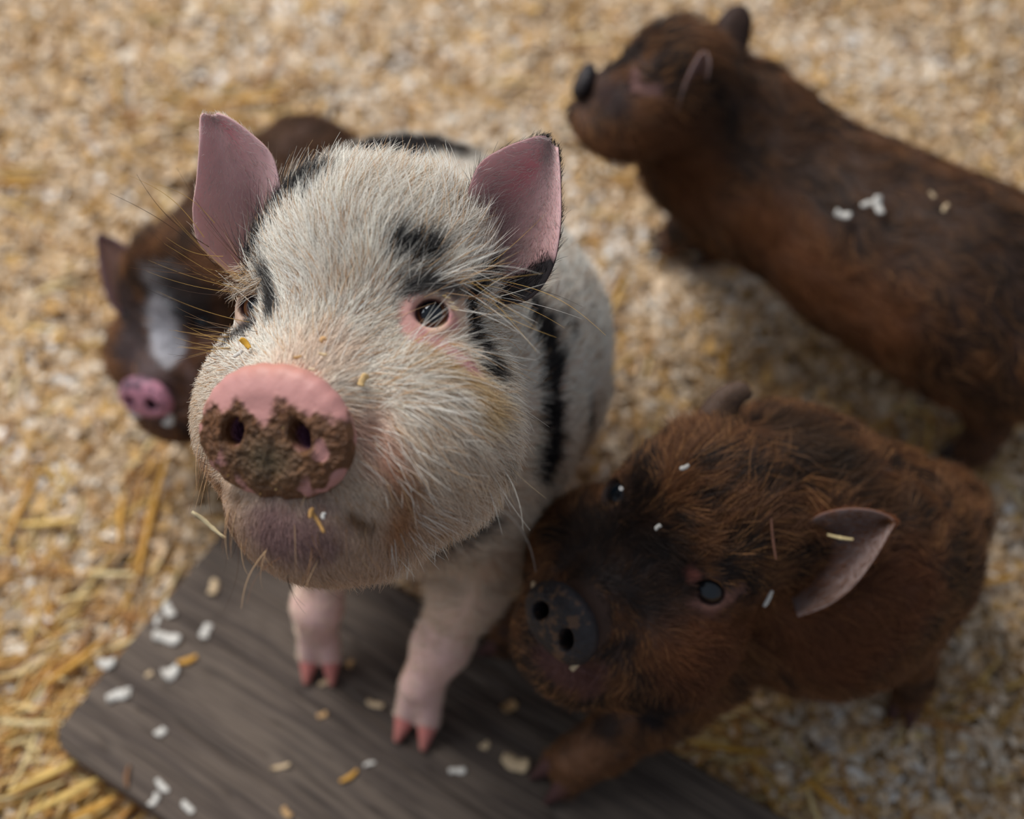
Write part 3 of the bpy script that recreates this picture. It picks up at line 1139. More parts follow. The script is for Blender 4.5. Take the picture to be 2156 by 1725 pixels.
    def post2(P, c):
        dd = np.linalg.norm((P - low_mid) * 1.0, axis=1) + (fbm(P, 220, 2, 2) - 0.5) * 0.006
        dk = (1 - sstep(dd, 0.0215, 0.0250))[:, None]
        return c * (1 - dk) + lin(48, 44, 46) * dk
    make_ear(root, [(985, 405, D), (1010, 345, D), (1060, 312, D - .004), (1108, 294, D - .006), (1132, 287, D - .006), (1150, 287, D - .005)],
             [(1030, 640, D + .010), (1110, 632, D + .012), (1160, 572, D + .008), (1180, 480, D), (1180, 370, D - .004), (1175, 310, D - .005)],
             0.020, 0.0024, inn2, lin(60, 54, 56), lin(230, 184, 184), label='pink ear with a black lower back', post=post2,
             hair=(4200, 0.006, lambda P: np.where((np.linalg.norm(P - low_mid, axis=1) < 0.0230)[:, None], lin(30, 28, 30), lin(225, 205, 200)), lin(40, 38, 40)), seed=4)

    # fur
    dsn = np.linalg.norm(V - Fm.p(0, -240, 215), axis=1) / px
    head = sstep(L[:, 2], -420, -260)
    length = 0.011 * np.ones(len(V))
    hl = 0.0060 + 0.0068 * sstep(dsn, 190, 430) + 0.004 * sstep(L[:, 1], 120, 260)
    ck = sstep(-L[:, 1], 100, 260)
    hl = hl + 0.0004 * ck
    chin = sstep(-L[:, 1], 300, 380) * sstep(L[:, 2] + np.abs(L[:, 0]) * -0.35, -40, 40)
    hl = hl * (1 - 0.48 * chin)
    hl = hl * (1 - 0.45 * sstep(-L[:, 0], 60, 160) * sstep(-L[:, 1], 20, 120))
    length = length * (1 - head) + hl * head
    length = length * (1 - 0.7 * legw)
    for c, g in eyes:
        d = np.linalg.norm(V - c, axis=1) / px
        length *= 0.28 + 0.72 * sstep(d, 55, 140)
    dens = 0.40 + 0.9 * head
    dens *= sstep(dsn, 104, 130) * (1 + 1.2 * (1 - sstep(dsn, 180, 330)) * head)
    for c, g in eyes:
        d = np.linalg.norm(V - c, axis=1) / px
        dens *= 0.015 + 0.985 * sstep(d, 64 if c is eyes[1][0] else 72, 80)
    for p, rr, c, s, st in pink:
        dens *= 0.10 + 0.90 * sstep(seg_dist(V, p), rr * 0.6, rr * 1.3)
        length *= 0.45 + 0.55 * sstep(seg_dist(V, p), rr * 0.8, rr * 2.0)
    dens *= 1 + 0.8 * ck * head + 0.5 * chin
    lipd = seg_dist(V, [Fm.p(-120, -350, 215), Fm.p(0, -352, 228), Fm.p(120, -350, 215)])
    dens *= sstep(lipd, 12 * px, 30 * px)
    dens *= (1 - 0.45 * legw)
    short_ = np.maximum(chin, (1 - sstep(dsn, 200, 330)) * head)
    lift = 0.26 + 0.30 * short_ + 0.35 * sstep(L[:, 1], 60, 240) * head - 0.05 * ck * head

    def color(P, r):
        n = len(P)
        t = fbm(P, 60, 4, 3)[:, None]
        l = Fm.loc(P)
        b = WHITE * (1 - 0.35 * sstep(t, 0.5, 0.8)) + CREAM * 0.35 * sstep(t, 0.5, 0.8)
        warm = (sstep(-l[:, 1], 60, 330) * 0.55)[:, None]
        b = b * (1 - warm) + lin(222, 190, 156) * warm
        cz = (sstep(-l[:, 1], 330, 470) * sstep(l[:, 2], -120, 20) * 0.75)[:, None]
        b = b * (1 - cz) + lin(190, 154, 128) * cz
        b = np.where(r.random((n, 1)) < 0.13, lin(188, 146, 104) * np.ones((n, 1)), b)
        b = apply_marks(P, b, tanm, 6)
        b = apply_marks(P, b, [(p, q, c, s, st) for p, q, c, s, st in black + bodyb], 1)
        b = apply_marks(P, b, mudm, 1)
        return jit(1.02, r, n, 0.15) * b
    fl = body_flow(Fm, (0, 0.9, -0.25), None)

    def flow(P, N_):
        f = fl(P, N_)
        l = Fm.loc(P)
        up_ = sstep(l[:, 1], 40, 200)[:, None] * sstep(l[:, 2], -300, -100)[:, None]
        dn_ = (sstep(-l[:, 1], 60, 260) * sstep(l[:, 0], 60, 200))[:, None]
        return nrm(f - Fm.Y * dn_ * 0.45 + Fm.Y * up_ * 0.7 + Fm.X * (np.sign(l[:, 0]) * 0.15)[:, None] * up_)
    grow_fur('fur', root, V, Q, N, 360000, dens, length, lift, flow, color, 21, r0=0.00012, swirl=0.28)['label'] = 'white bristly fur with black patches'
    # long sparse bristles
    w = dens * sstep(L[:, 2], -380, -200) * (1 - chin) * (1 - 0.75 * ck) * (1 - sstep(-L[:, 0], 100, 160) * sstep(-L[:, 1], -20, 40)) * (0.10 + sstep(L[:, 1], 100, 260) + 1.4 * np.exp(-((np.abs(L[:, 0]) - 215) / 50) ** 2))
    grow_fur('bristles', root, V, Q, N, 3000, w + 1e-6, 0.021 - 0.007 * ck, lift + 0.30, flow, lambda P, r: apply_marks(P, np.where(r.random((len(P), 1)) < 0.3, TAN, WHITE), black, 1), 25, r0=0.00013, swirl=0.5)
    # down on the chin, whiskers
    r = np.random.default_rng(40)
    W_, WR, WC = [], [], []

    def whisk(p0, d, L_, curl, c, w=0.00013):
        d = nrm(d)
        s = np.linspace(0, 1, 9)[:, None]
        W_.append(p0 + d * s * L_ + np.asarray(curl) * (s ** 2) * L_)
        WR.append(w * (1 - 0.8 * s[:, 0]))
        WC.append(c)
    dark, gold = lin(70, 48, 34), lin(200, 160, 90)
    for i in range(34):                                   # brow and ear-side whiskers at the picture's left
        a = H(*((455 + r.uniform(-30, 40)), 560 + r.uniform(-50, 60)))
        th = math.radians(r.uniform(125, 190))
        whisk(a, camv(math.cos(th), math.sin(th), r.uniform(0, 0.5)), r.uniform(0.016, 0.052), camv(0, r.uniform(-.1, .3), 0), (dark, gold, lin(120, 80, 50))[i % 3])
    for i in range(560):                                  # fluffy tuft between the left ear and the left eye
        q = r.uniform(0, 1)
        a = H(452 + 40 * q + r.uniform(-22, 22), 500 + 110 * q + r.uniform(-22, 22), 10)
        if np.linalg.norm(a - eyes[0][0]) < 0.0150:
            continue
        th = math.radians(200 + 12 * q + r.normal(0, 14))
        whisk(a, camv(math.cos(th), math.sin(th), r.uniform(0.0, 0.5)), r.uniform(0.006, 0.0145), camv(r.uniform(-.1, .3), r.uniform(-.35, .25), -.2),
              (CREAM, TAN, WHITE, BLACK * 2.5, CREAM, lin(150, 126, 104))[i % 6], 0.00012)
    for i in range(30):                                   # under the left eye
        a = H(450 + r.uniform(-25, 40), 690 + r.uniform(-25, 40))
        th = math.radians(r.uniform(160, 205))
        whisk(a, camv(math.cos(th), math.sin(th), r.uniform(0, 0.4)), r.uniform(0.010, 0.026), camv(0, r.uniform(-.1, .2), 0), (dark, lin(150, 120, 90), gold)[i % 3])
    for i in range(44):                                   # chin
        a = H(r.uniform(430, 980), 1165 + r.uniform(-60, 60), 20)
        whisk(a, camv(r.uniform(-.5, .2), -1, r.uniform(0.0, 0.5)), r.uniform(0.012, 0.028), camv(r.uniform(-.1, .6), r.uniform(0, .3), -.2), (dark, lin(150, 110, 76), TAN)[i % 3])
    for i in range(22):                                   # left cheek
        a = H(395 + r.uniform(0, 40), 1000 + r.uniform(-120, 140), 20)
        whisk(a, camv(-.25, -1, r.uniform(0, 0.5)), r.uniform(0.014, 0.03), camv(r.uniform(-.1, .3), -.1, 0), (dark, lin(150, 110, 76), TAN)[i % 3])
    for i in range(30):                                   # right of the right eye
        a = H(1000 + r.uniform(-40, 50), 600 + r.uniform(-60, 50))
        th = math.radians(r.uniform(-45, 40))
        whisk(a, camv(math.cos(th), math.sin(th), r.uniform(0.1, 0.6)), r.uniform(0.014, 0.042), camv(0, r.uniform(-.3, .1), 0), (gold, lin(150, 110, 76), WHITE)[i % 3])
    for i in range(10):
        a = H(1040 + r.uniform(-20, 20), 1000 + r.uniform(-60, 60))
        whisk(a, camv(r.uniform(.1, .9), -.8, r.uniform(0, .5)), r.uniform(0.012, 0.036), camv(r.uniform(-.3, .4), -.1, 0), (lin(190, 165, 130), WHITE)[i % 2])
    for (u0, v0, u1, v1, sg_, c, w_) in ((455, 560, 232, 407, 14, dark, .00017), (440, 520, 288, 368, -16, dark, .00017), (430, 500, 262, 366, 20, gold, .00015),
                                         (452, 470, 315, 384, 16, gold, .00014), (470, 540, 350, 500, -12, gold, .00015), (400, 590, 300, 560, 8, dark, .00014),
                                         (1062, 565, 1180, 520, 8, gold, .00015), (1050, 590, 1275, 706, -22, gold, .00016), (1060, 600, 1226, 646, -10, dark, .00014),
                                         (1072, 560, 1226, 500, 14, lin(170, 130, 90), .00013), (1062, 1075, 1128, 1204, -14, WHITE, .00015),
                                         (560, 1160, 508, 1282, 12, TAN, .00018), (590, 1175, 520, 1270, 16, lin(120, 84, 60), .00014), (482, 1080, 470, 1290, -26, dark, .00014)):
        a = H(u0, v0, 14)
        d_a = float((a - CAM) @ FW) - 0.001
        s = np.linspace(0, 1, 9)
        uu, vv = u0 + (u1 - u0) * s, v0 + (v1 - v0) * s
        nl = math.hypot(u1 - u0, v1 - v0)
        bw = np.sin(math.pi * s) * sg_
        W_.append(np.array([PD(x_ - (v1 - v0) / nl * b_, y_ + (u1 - u0) / nl * b_, d_a - 0.012 * t_) for x_, y_, b_, t_ in zip(uu, vv, bw, s)]))
        WR.append(w_ * (1 - 0.7 * s))
        WC.append(c)
    fur_object('whiskers', np.array(W_), np.array(WR), np.array(WC), root)
    # lashes
    W_, WR, WC = [], [], []
    for (c, g), sx in zip(eyes, (-1, 1)):
        lat = nrm(Fm.X - g * (Fm.X @ g))
        vv = np.cross(g, lat)
        for i in range(44):
            a = math.radians(r.uniform(20, 130)) if sx > 0 else math.radians(r.uniform(40, 150))
            p0 = c + g * 36 * px + lat * math.cos(a) * 38 * px * 1.0 + vv * math.sin(a) * 35 * px
            s = np.linspace(0, 1, 6)[:, None]
            dr = nrm(g * 0.9 + (vv * math.sin(a) + lat * math.cos(a)) * 0.8 + lat * 0.35 * sx + r.normal(0, .12, 3))
            W_.append(p0 + (dr * s - vv * 0.32 * s * s + lat * 0.25 * sx * s * s) * 0.0052 * r.uniform(0.6, 1.2))
            WR.append(0.00011 * (1 - 0.7 * s[:, 0]))
            WC.append((lin(235, 205, 130), lin(225, 215, 190), lin(214, 176, 84))[i % 3])
    fur_object('eyelashes', np.array(W_), np.array(WR), np.array(WC), root)
    return root, V, H


PA = spotted_piglet()


# ================================================================== BROWN PIGLETS
def head_frame(u, v, d, X, s_, k):
    """X: the animal's left, s_: from the eyes to the snout; both as (right, up, towards viewer)"""
    Xw = nrm(camv(*X))
    sw = camv(*s_)
    sw = nrm(sw - Xw * (sw @ Xw))
    t = np.cross(sw, Xw)
    return Frame(PD(u, v, d), Xw, -0.7 * sw + 0.714 * t, 0.714 * sw + 0.7 * t, k)


BR, DK = lin(114, 74, 46), lin(44, 34, 29)


def furry_piglet(name, label, Fm, body, legs, snout, ears, paint, skinc, snoutc, eye_mat, nfur, axis, loc, seed,
                 hoofc=lin(70, 50, 46), flen=0.010, vox=0.0016, jaw=0.9, tail=None, cheek=1.0, turn=(0, 0)):
    """body: list of (chain points, radii); legs: list of (points, radii, toe direction, ground, foot radius)"""
    root = empty('piglet', loc)
    tag(root, label, 'piglet')
    k = Fm.k
    sw, sh, snl = snout
    S = Solid()
    eyes = head_solid(S, Fm, jaw, 52, sw / 150.0, snl, turn, cheek)
    nostril_cut(S, Fm, sw, sh, snl)
    for pts, rs_ in body:
        S.chain(pts, rs_, 0.022)
    hooves = []
    for pts, rs_, td, g, fr_ in legs:
        S.chain(pts, rs_, 0.010)
        foot(S, np.array(pts[-1]) + np.array([0, 0, -0.004]), td, fr_, hooves, g)
    if tail is not None:
        S.chain(tail, np.linspace(0.006, 0.002, len(tail)), 0.006)
    V, Q = S.mesh(vox)
    N, _, _ = vertex_normals(V, Q)
    L = Fm.loc(V)
    pa = Painter(V, (0, 0, 0))
    marks = [([pa.hit(a, b) for a, b in q[0]], *q[1:]) for q in paint]
    base = np.tile(skinc, (len(V), 1))
    skin = apply_marks(V, base, [(p, r, np.asarray(c) * 0.8 + skinc * 0.1, s, st) for p, r, c, s, st in marks], seed)
    for c, g in eyes:
        w = (1 - sstep(np.linalg.norm(V - c, axis=1), 54 * k, 66 * k))[:, None]
        skin = skin * (1 - w) + lin(34, 26, 26) * w
    build_mesh('body', V, Q, M_SKIN, root, attrs={'skin': ('POINT', skin)})
    snout_part(root, Fm, sw, sh, snoutc, lambda l, V_: 0.45 * sstep(l[:, 2], -20, 5), 0.0009, snl)[0]['label'] = name
    for c, g in eyes:
        make_eye(root, c, 53 * k, nrm(g + camv(0, 0.1, 0.15)), eye_mat)
    build_hooves(root, hooves, lambda t, V_: np.tile(hoofc, (len(V_), 1)) * (1.1 - 0.4 * t[:, None]))
    for e in ears:
        make_ear(root, **e)
    dsn = np.linalg.norm(V - Fm.p(0, -256 - snl * .7, 215 + snl * .7), axis=1) / k
    head = sstep(L[:, 2], -420, -260)
    length = flen * (0.35 + 0.65 * sstep(dsn, 120, 420)) * (1 - 0.5 * (1 - sstep(V[:, 2], 0.05, 0.10)))
    length = length + flen * 0.6 * sstep(L[:, 1], 120, 260) * head
    dens = (0.7 + 0.6 * head) * sstep(dsn, sw - 18, sw + 6)
    for c, g in eyes:
        d = np.linalg.norm(V - c, axis=1) / k
        dens *= 0.02 + 0.98 * sstep(d, 58, 68)
        length *= 0.3 + 0.7 * sstep(d, 50, 140)
    for (p, r, c, s, st) in marks:
        if st == 0.99:                               # bare, pinkish skin
            dens *= 0.25 + 0.75 * sstep(seg_dist(V, p), r * 0.7, r * 1.4)
    lift = 0.28 + 0.25 * sstep(L[:, 1], 60, 240) * head
    dorsal = nrm([0, 0, 1.0])

    def color(P, r):
        n = len(P)
        a = fbm(P, 75, seed, 3)
        b = noise(P, 260, seed + 5)
        up_ = sstep(P[:, 2], 0.10, 0.21)
        w = np.clip(sstep(a, 0.42, 0.60) * 0.8 + (b - 0.5) * 0.7 + up_ * 0.25 - 0.1, 0, 1)[:, None]
        c = BR * (1 - w) + DK * w
        c = np.where(r.random((n, 1)) < 0.14, lin(170, 120, 76) * np.ones((n, 1)), c)
        c = apply_marks(P, c, marks, seed)
        return jit(1, r, n, 0.16) * c
    f0 = body_flow(Fm, axis, None)
    fo = grow_fur('fur', root, V, Q, N, nfur, dens, length, lift, f0, color, seed + 30, r0=0.00015, swirl=0.8)
    return root, V, pa.hit


def dark_snout(l, V_):
    n1 = fbm(V_, 260, 5, 3)[:, None]
    c = lin(44, 39, 41) * (0.5 + 0.9 * n1)
    br = sstep(fbm(V_, 210, 9, 3), 0.55, 0.68)[:, None] * 0.8 * sstep(l[:, 2], -5, 10)[:, None]
    c = c * (1 - br) + lin(104, 76, 54) * br
    hole = np.minimum(np.hypot((l[:, 0] - 54) / 22, l[:, 1] / 28), np.hypot((l[:, 0] + 54) / 22, l[:, 1] / 28))
    w = (1 - sstep(hole, 0.8, 1.0))[:, None]
    return c * (1 - w) + lin(26, 20, 22) * w


def grey_ear(s, t, P):
    n = fbm(P, 200, 6, 3)[:, None]
    c = lin(116, 98, 94) * (0.8 + 0.4 * n)
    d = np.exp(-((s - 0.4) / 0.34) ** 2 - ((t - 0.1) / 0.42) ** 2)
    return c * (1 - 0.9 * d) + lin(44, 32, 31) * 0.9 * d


EARH = (lin(120, 76, 48), lin(120, 70, 40))

# ---- front right
FB = head_frame(1406, 1137, 0.708, (0.62, -0.66, 0.42), (-0.783, -0.52, 0.34), 0.000180)
db = FB.p(215, 150, -120)
d1 = float((db - CAM) @ FW)
d2 = float((FB.p(-215, 150, -120) - CAM) @ FW)
PB = furry_piglet(
    'dark snout with crumbs of bedding', 'rusty brown piglet with dark snout and one grey ear, standing right of the spotted piglet', FB,
    [([FB.p(0, -60, -160), PZ(1640, 1090, .165), PZ(1735, 1175, .135), PZ(1850, 1160, .120)], [.040, .056, .070, .056])],
    [([PZ(1500, 1385, .115), PZ(1400, 1480, .075), PZ(1270, 1570, .050), PZ(1215, 1600, .044)], [.026, .019, .0145, .0135], (-.8, -.45), BZ, .0115),
     ([PZ(1330, 1330, .12), PZ(1200, 1330, .075), PZ(1110, 1320, .048), PZ(1085, 1318, .044)], [.026, .018, .0145, .0135], (-.9, -.1), BZ, .0110),
     ([PZ(1850, 1290, .10), PZ(1900, 1370, .060), PZ(1925, 1420, .035), PZ(1918, 1455, .020)], [.036, .018, .0105, .0090], (-.3, -.9), 0.0, .0078),
     ([PZ(1960, 1100, .09), PZ(1985, 1130, .055), PZ(1990, 1150, .035), PZ(1985, 1165, .020)], [.034, .018, .0125, .0115], (-.3, -.9), 0.0, .0098)],
    (122, 96, 30),
    [dict(left=[(1670, 1145, d1 + .004), (1715, 1090, d1 - .002), (1775, 1072, d1 - .006), (1830, 1073, d1 - .008), (1870, 1086, d1 - .008), (1884, 1098, d1 - .008)],
          right=[(1680, 1300, d1 + .006), (1745, 1275, d1 + .002), (1800, 1232, d1 - .002), (1845, 1172, d1 - .006), (1876, 1118, d1 - .008), (1885, 1102, d1 - .008)],
          cup=.014, th=.0024, inner=grey_ear, outer=lin(110, 66, 42), rim=lin(150, 130, 122), label='grey-pink ear', hair=(3000, .006, *EARH), seed=5),
     dict(left=[(1430, 930, d2 + .004), (1462, 880, d2), (1490, 840, d2 - .002), (1525, 812, d2 - .002), (1560, 805, d2), (1578, 822, d2 + .002)],
          right=[(1560, 935, d2 + .008), (1552, 900, d2 + .004), (1552, 875, d2 + .004), (1562, 850, d2 + .002), (1578, 838, d2 + .003), (1580, 828, d2 + .002)],
          cup=-.008, th=.0024, inner=lin(96, 78, 68), outer=grey_ear, rim=lin(70, 56, 50), label='ear folded over at the tip', hair=(1500, .004, lin(120, 92, 70), lin(90, 60, 44)), seed=6)],
    [(((1230, 1130), (1330, 1180), (1400, 1260)), .020, lin(34, 26, 24), .014, .85),
     (((1330, 1010), (1330, 1100), (1420, 1150)), .010, lin(36, 28, 26), .010, .75),
     (((1470, 1275), (1500, 1292), (1560, 1250)), .0042, lin(128, 92, 84), .006, .99),
     (((1452, 1216),), .0035, lin(120, 70, 60), .005, .99),
     (((1550, 1215), (1520, 1200)), .004, lin(40, 32, 30), .005, .9),
     (((1150, 1390), (1240, 1440)), .008, lin(110, 72, 66), .008, .8),
     (((1400, 1490), (1360, 1510)), .010, lin(20, 20, 26), .008, .95),  # shadowed upper foreleg, its shade painted as near-black
     (((1250, 1540), (1280, 1520)), .008, lin(36, 24, 20), .008, .85),
     (((1180, 1620), (1230, 1580)), .010, lin(140, 96, 66), .010, .8),
     (((1680, 900), (1760, 960)), .016, lin(46, 38, 30), .02, .75),
     (((1830, 1030), (1930, 1090)), .016, lin(60, 44, 32), .02, .5),
     (((1500, 1400), (1750, 1380), (1900, 1250)), .026, lin(116, 68, 40), .03, .7)],
    lin(70, 50, 41), dark_snout, M_EYE_DARK, 150000, (0.7, 0.4, -0.1), (0.17, 0.35, 0), 61,
    hoofc=lin(84, 54, 50), cheek=0.94, tail=[PZ(2020, 1090, .14), PZ(2055, 1085, .135), PZ(2072, 1110, .12)])

# ---- back right
FC = head_frame(1360, 144, 0.875, (-.10, -.42, .90), (-.97, -.10, -.12), 0.000118)
dc = float((FC.p(215, 150, -120) - CAM) @ FW)
dc2 = float((FC.p(-215, 150, -120) - CAM) @ FW)
PC = furry_piglet(
    'dark grey snout', 'dark brown piglet seen from its side, walking behind the others with shavings on its back', FC,
    [([PZ(1420, 235, .165), PZ(1470, 330, .135), PZ(1560, 400, .120)], [.022, .034, .040]),
     ([FC.p(0, -60, -160), PZ(1545, 285, .160), PZ(1650, 390, .140), PZ(1830, 505, .130), PZ(2010, 600, .130), PZ(2150, 690, .125)], [.030, .045, .050, .058, .062, .056])],
    [([PZ(1530, 420, .100), PZ(1475, 455, .062), PZ(1445, 475, .038), PZ(1432, 485, .022)], [.027, .018, .0125, .0115], (-.9, .1), 0.0, .0100),
     ([PZ(1560, 380, .100), PZ(1530, 440, .060), PZ(1520, 480, .038), PZ(1512, 500, .022)], [.024, .016, .0115, .0105], (-.9, -.2), 0.0, .0095),
     ([PZ(2040, 730, .100), PZ(2090, 830, .060), PZ(2085, 890, .036), PZ(2060, 935, .022)], [.042, .022, .0130, .0120], (-.8, -.2), 0.0, .0100),
     ([PZ(2140, 620, .100), PZ(2180, 700, .055), PZ(2185, 740, .036), PZ(2170, 770, .022)], [.040, .020, .0125, .0115], (-.8, -.2), 0.0, .0100)],
    (118, 96, -20),
    [dict(left=[(1425, 235, dc + .004), (1436, 190, dc - .004), (1452, 150, dc - .010), (1470, 118, dc - .012), (1482, 106, dc - .012)],
          right=[(1478, 225, dc + .008), (1484, 190, dc + .004), (1492, 160, dc - .004), (1496, 130, dc - .010), (1488, 108, dc - .012)],
          cup=.006, th=.0024, inner=lin(120, 92, 86), outer=lin(64, 42, 32), rim=lin(200, 176, 170), label='near ear seen edge-on', hair=(900, .004, *EARH), seed=7),  # pale rim colour paints the highlight along this ear's edge
     dict(left=[(1488, 120, dc2 - .012), (1500, 70, dc2 - .012), (1518, 34, dc2 - .012), (1540, 14, dc2 - .012), (1560, 12, dc2 - .012)],
          right=[(1562, 150, dc2 - .004), (1572, 105, dc2 - .008), (1580, 70, dc2 - .010), (1582, 42, dc2 - .012), (1574, 20, dc2 - .012)],
          cup=-.006, th=.0024, inner=lin(66, 50, 44), outer=lin(96, 60, 42), rim=lin(50, 40, 38), label='far ear', hair=(900, .004, lin(60, 44, 36), lin(60, 44, 36)), seed=8)],
    [(((1290, 120), (1330, 95)), .010, lin(30, 26, 26), .010, .9),
     (((1270, 190), (1300, 200)), .010, lin(48, 34, 34), .010, .8),
     (((1325, 150), (1332, 190), (1375, 198)), .0030, lin(140, 104, 98), .003, .99),
     (((1350, 330), (1450, 300), (1450, 420)), .022, lin(122, 76, 46), .02, .8),
     (((1560, 200), (1700, 320), (1850, 400), (2000, 460), (2140, 560)), .034, lin(50, 38, 31), .03, .55),
     (((1600, 500), (1720, 640), (1850, 690)), .026, lin(118, 72, 42), .03, .7),
     (((1400, 490), (1420, 500)), .012, lin(24, 22, 24), .006, .9)],
    lin(68, 48, 39), dark_snout, M_EYE_DARK, 70000, (0.85, -0.5, 0.0), (0.2, 0.6, 0), 62, hoofc=lin(52, 44, 42), cheek=0.8, jaw=0.6, turn=(0, 0.9))

# ---- left, behind the spotted one
FD = head_frame(354, 664, 0.875, (.93, -.12, .35), (.02, -.93, .36), 0.000146)
dd_ = float((FD.p(-215, 150, -120) - CAM) @ FW)
dd2 = float((FD.p(215, 150, -120) - CAM) @ FW)


def pink_snout(l, V_):
    c = np.tile(lin(196, 134, 152), (len(V_), 1))
    e = sstep(np.hypot(l[:, 0] / 100, l[:, 1] / 84), 0.75, 1.0)[:, None] * sstep(fbm(V_, 160, 2, 2), 0.35, 0.6)[:, None]
    c = c * (1 - e) + lin(96, 72, 84) * e
    hole = np.minimum(np.hypot((l[:, 0] - 50) / 24, l[:, 1] / 30), np.hypot((l[:, 0] + 50) / 24, l[:, 1] / 30))
    w = (1 - sstep(hole, 0.8, 1.1))[:, None]
    return c * (1 - w) + lin(60, 34, 48) * w


PDg = furry_piglet(
    'pink and grey snout', 'small dark piglet with a white blaze and pink snout, half hidden behind the spotted piglet', FD,
    [([FD.p(0, -60, -160), PZ(450, 560, .100), PZ(540, 450, .088), PZ(645, 378, .078)], [.028, .036, .041, .0440])],
    [([PZ(400, 640, .09), PZ(385, 690, .06), PZ(380, 740, .035), PZ(378, 770, .022)], [.022, .016, .0115, .0105], (-.2, -.9), 0.0, .009),
     ([PZ(500, 600, .09), PZ(500, 650, .06), PZ(500, 690, .035), PZ(498, 720, .022)], [.022, .016, .0115, .0105], (-.2, -.9), 0.0, .009),
     ([PZ(600, 450, .08), PZ(600, 500, .05), PZ(602, 540, .035), PZ(600, 560, .022)], [.030, .018, .012, .0105], (-.2, -.9), 0.0, .009),
     ([PZ(680, 430, .08), PZ(680, 480, .05), PZ(682, 520, .035), PZ(680, 540, .022)], [.030, .018, .012, .0105], (-.2, -.9), 0.0, .009)],
    (122, 98, 14),
    [dict(left=[(262, 672, dd_ - .010), (232, 640, dd_ - .014), (214, 590, dd_ - .016), (206, 535, dd_ - .016), (204, 498, dd_ - .016)],
          right=[(322, 600, dd_ - .012), (304, 560, dd_ - .016), (276, 528, dd_ - .016), (242, 504, dd_ - .016), (209, 492, dd_ - .016)],
          cup=.008, th=.0022, inner=lin(118, 88, 78), outer=lin(78, 60, 56), rim=lin(120, 98, 108), label='pointed greyish ear', hair=(900, .004, lin(96, 66, 46), lin(80, 58, 46)), seed=9),
     dict(left=[(400, 560, dd2 + .006), (410, 530, dd2 + .002), (425, 500, dd2), (445, 470, dd2), (470, 455, dd2)],
          right=[(470, 610, dd2 + .008), (480, 570, dd2 + .004), (485, 530, dd2), (482, 490, dd2), (473, 457, dd2)],
          cup=.006, th=.0022, inner=lin(90, 66, 60), outer=lin(60, 44, 38), rim=lin(80, 60, 56), hair=(600, .004, lin(80, 58, 46), lin(60, 44, 36)), seed=10)],
    [(((345, 600), (335, 700), (345, 740)), .0098, lin(214, 212, 216), .008, .95),
     (((400, 620), (425, 660)), .012, lin(26, 24, 28), .008, .9),
     (((262, 640), (275, 700), (270, 740)), .012, lin(70, 60, 62), .010, .85),
     (((300, 590), (380, 580)), .010, lin(70, 54, 46), .010, .7),
     (((500, 420), (640, 300)), .05, lin(76, 54, 40), .02, .7),
     (((290, 760), (300, 800)), .010, lin(84, 72, 72), .012, .7)],
    lin(92, 70, 64), pink_snout, M_EYE_DARK, 60000, (0.35, 0.85, 0.0), (-0.19, 0.58, 0), 63, hoofc=lin(60, 48, 46))


# ================================================================== LOOSE SHAVINGS, STRAWS AND HUSKS
def chip(name, label, c, L, W, ang, curl, col, group, cat='shaving', n_up=(0, 0, 1), tilt=0.1, seed=0):
    """one curled sliver of wood with its own thickness and frayed ends; ang is the direction in the picture plane"""
    r = np.random.default_rng(seed)
    n = nrm(n_up)
    ex = RT * math.cos(ang) + UP * math.sin(ang)
    ex = nrm(ex - n * (ex @ n))
    ey = np.cross(n, ex)
    ns_, nw = 9, 4
    V = []
    th = W * 0.10
    for side in (1, -1):
        for i in range(ns_):
            t = i / (ns_ - 1) - 0.5
            a = t * curl
            sx = math.sin(a) / curl if abs(curl) > 1e-3 else t
            sz = (1 - math.cos(a)) / curl if abs(curl) > 1e-3 else 0
            w = W * (1 - 0.25 * abs(2 * t) ** 4) * r.uniform(0.6, 1.2)
            for j in range(nw):
                s = j / (nw - 1) - 0.5
                V.append(c + ex * (sx * L + r.normal(0, 0.03) * L * (abs(t) > 0.4)) + ey * (w * s + math.sin(t * 5 + seed) * W * 0.12) + n * (abs(sz) * L * 0.8 + (0.25 - s * s) * W * 0.35 + side * th * 0.5 + th))
    F = []
    o = ns_ * nw
    for i in range(ns_ - 1):
        for j in range(nw - 1):
            a = i * nw + j
            F.append([a, a + nw, a + nw + 1, a + 1])
            F.append([o + a + 1, o + a + nw + 1, o + a + nw, o + a])
    ring = [j for j in range(nw)] + [i * nw + nw - 1 for i in range(1, ns_)] + [(ns_ - 1) * nw + j for j in range(nw - 2, -1, -1)] + [i * nw for i in range(ns_ - 2, 0, -1)]
    for a, b in zip(ring, ring[1:] + ring[:1]):
        F.append([a, b, o + b, o + a])
    m = M_SHAV if cat == 'shaving' else M_STRAW
    cc = np.tile(col, (len(V), 1)) * (0.9 + 0.2 * r.random((len(V), 1)))
    ob = build_mesh(name, np.array(V), np.array(F), m, None, attrs={'skin': ('POINT', np.clip(cc, 0, 1))})
    tag(ob, label, cat, group)
    return ob


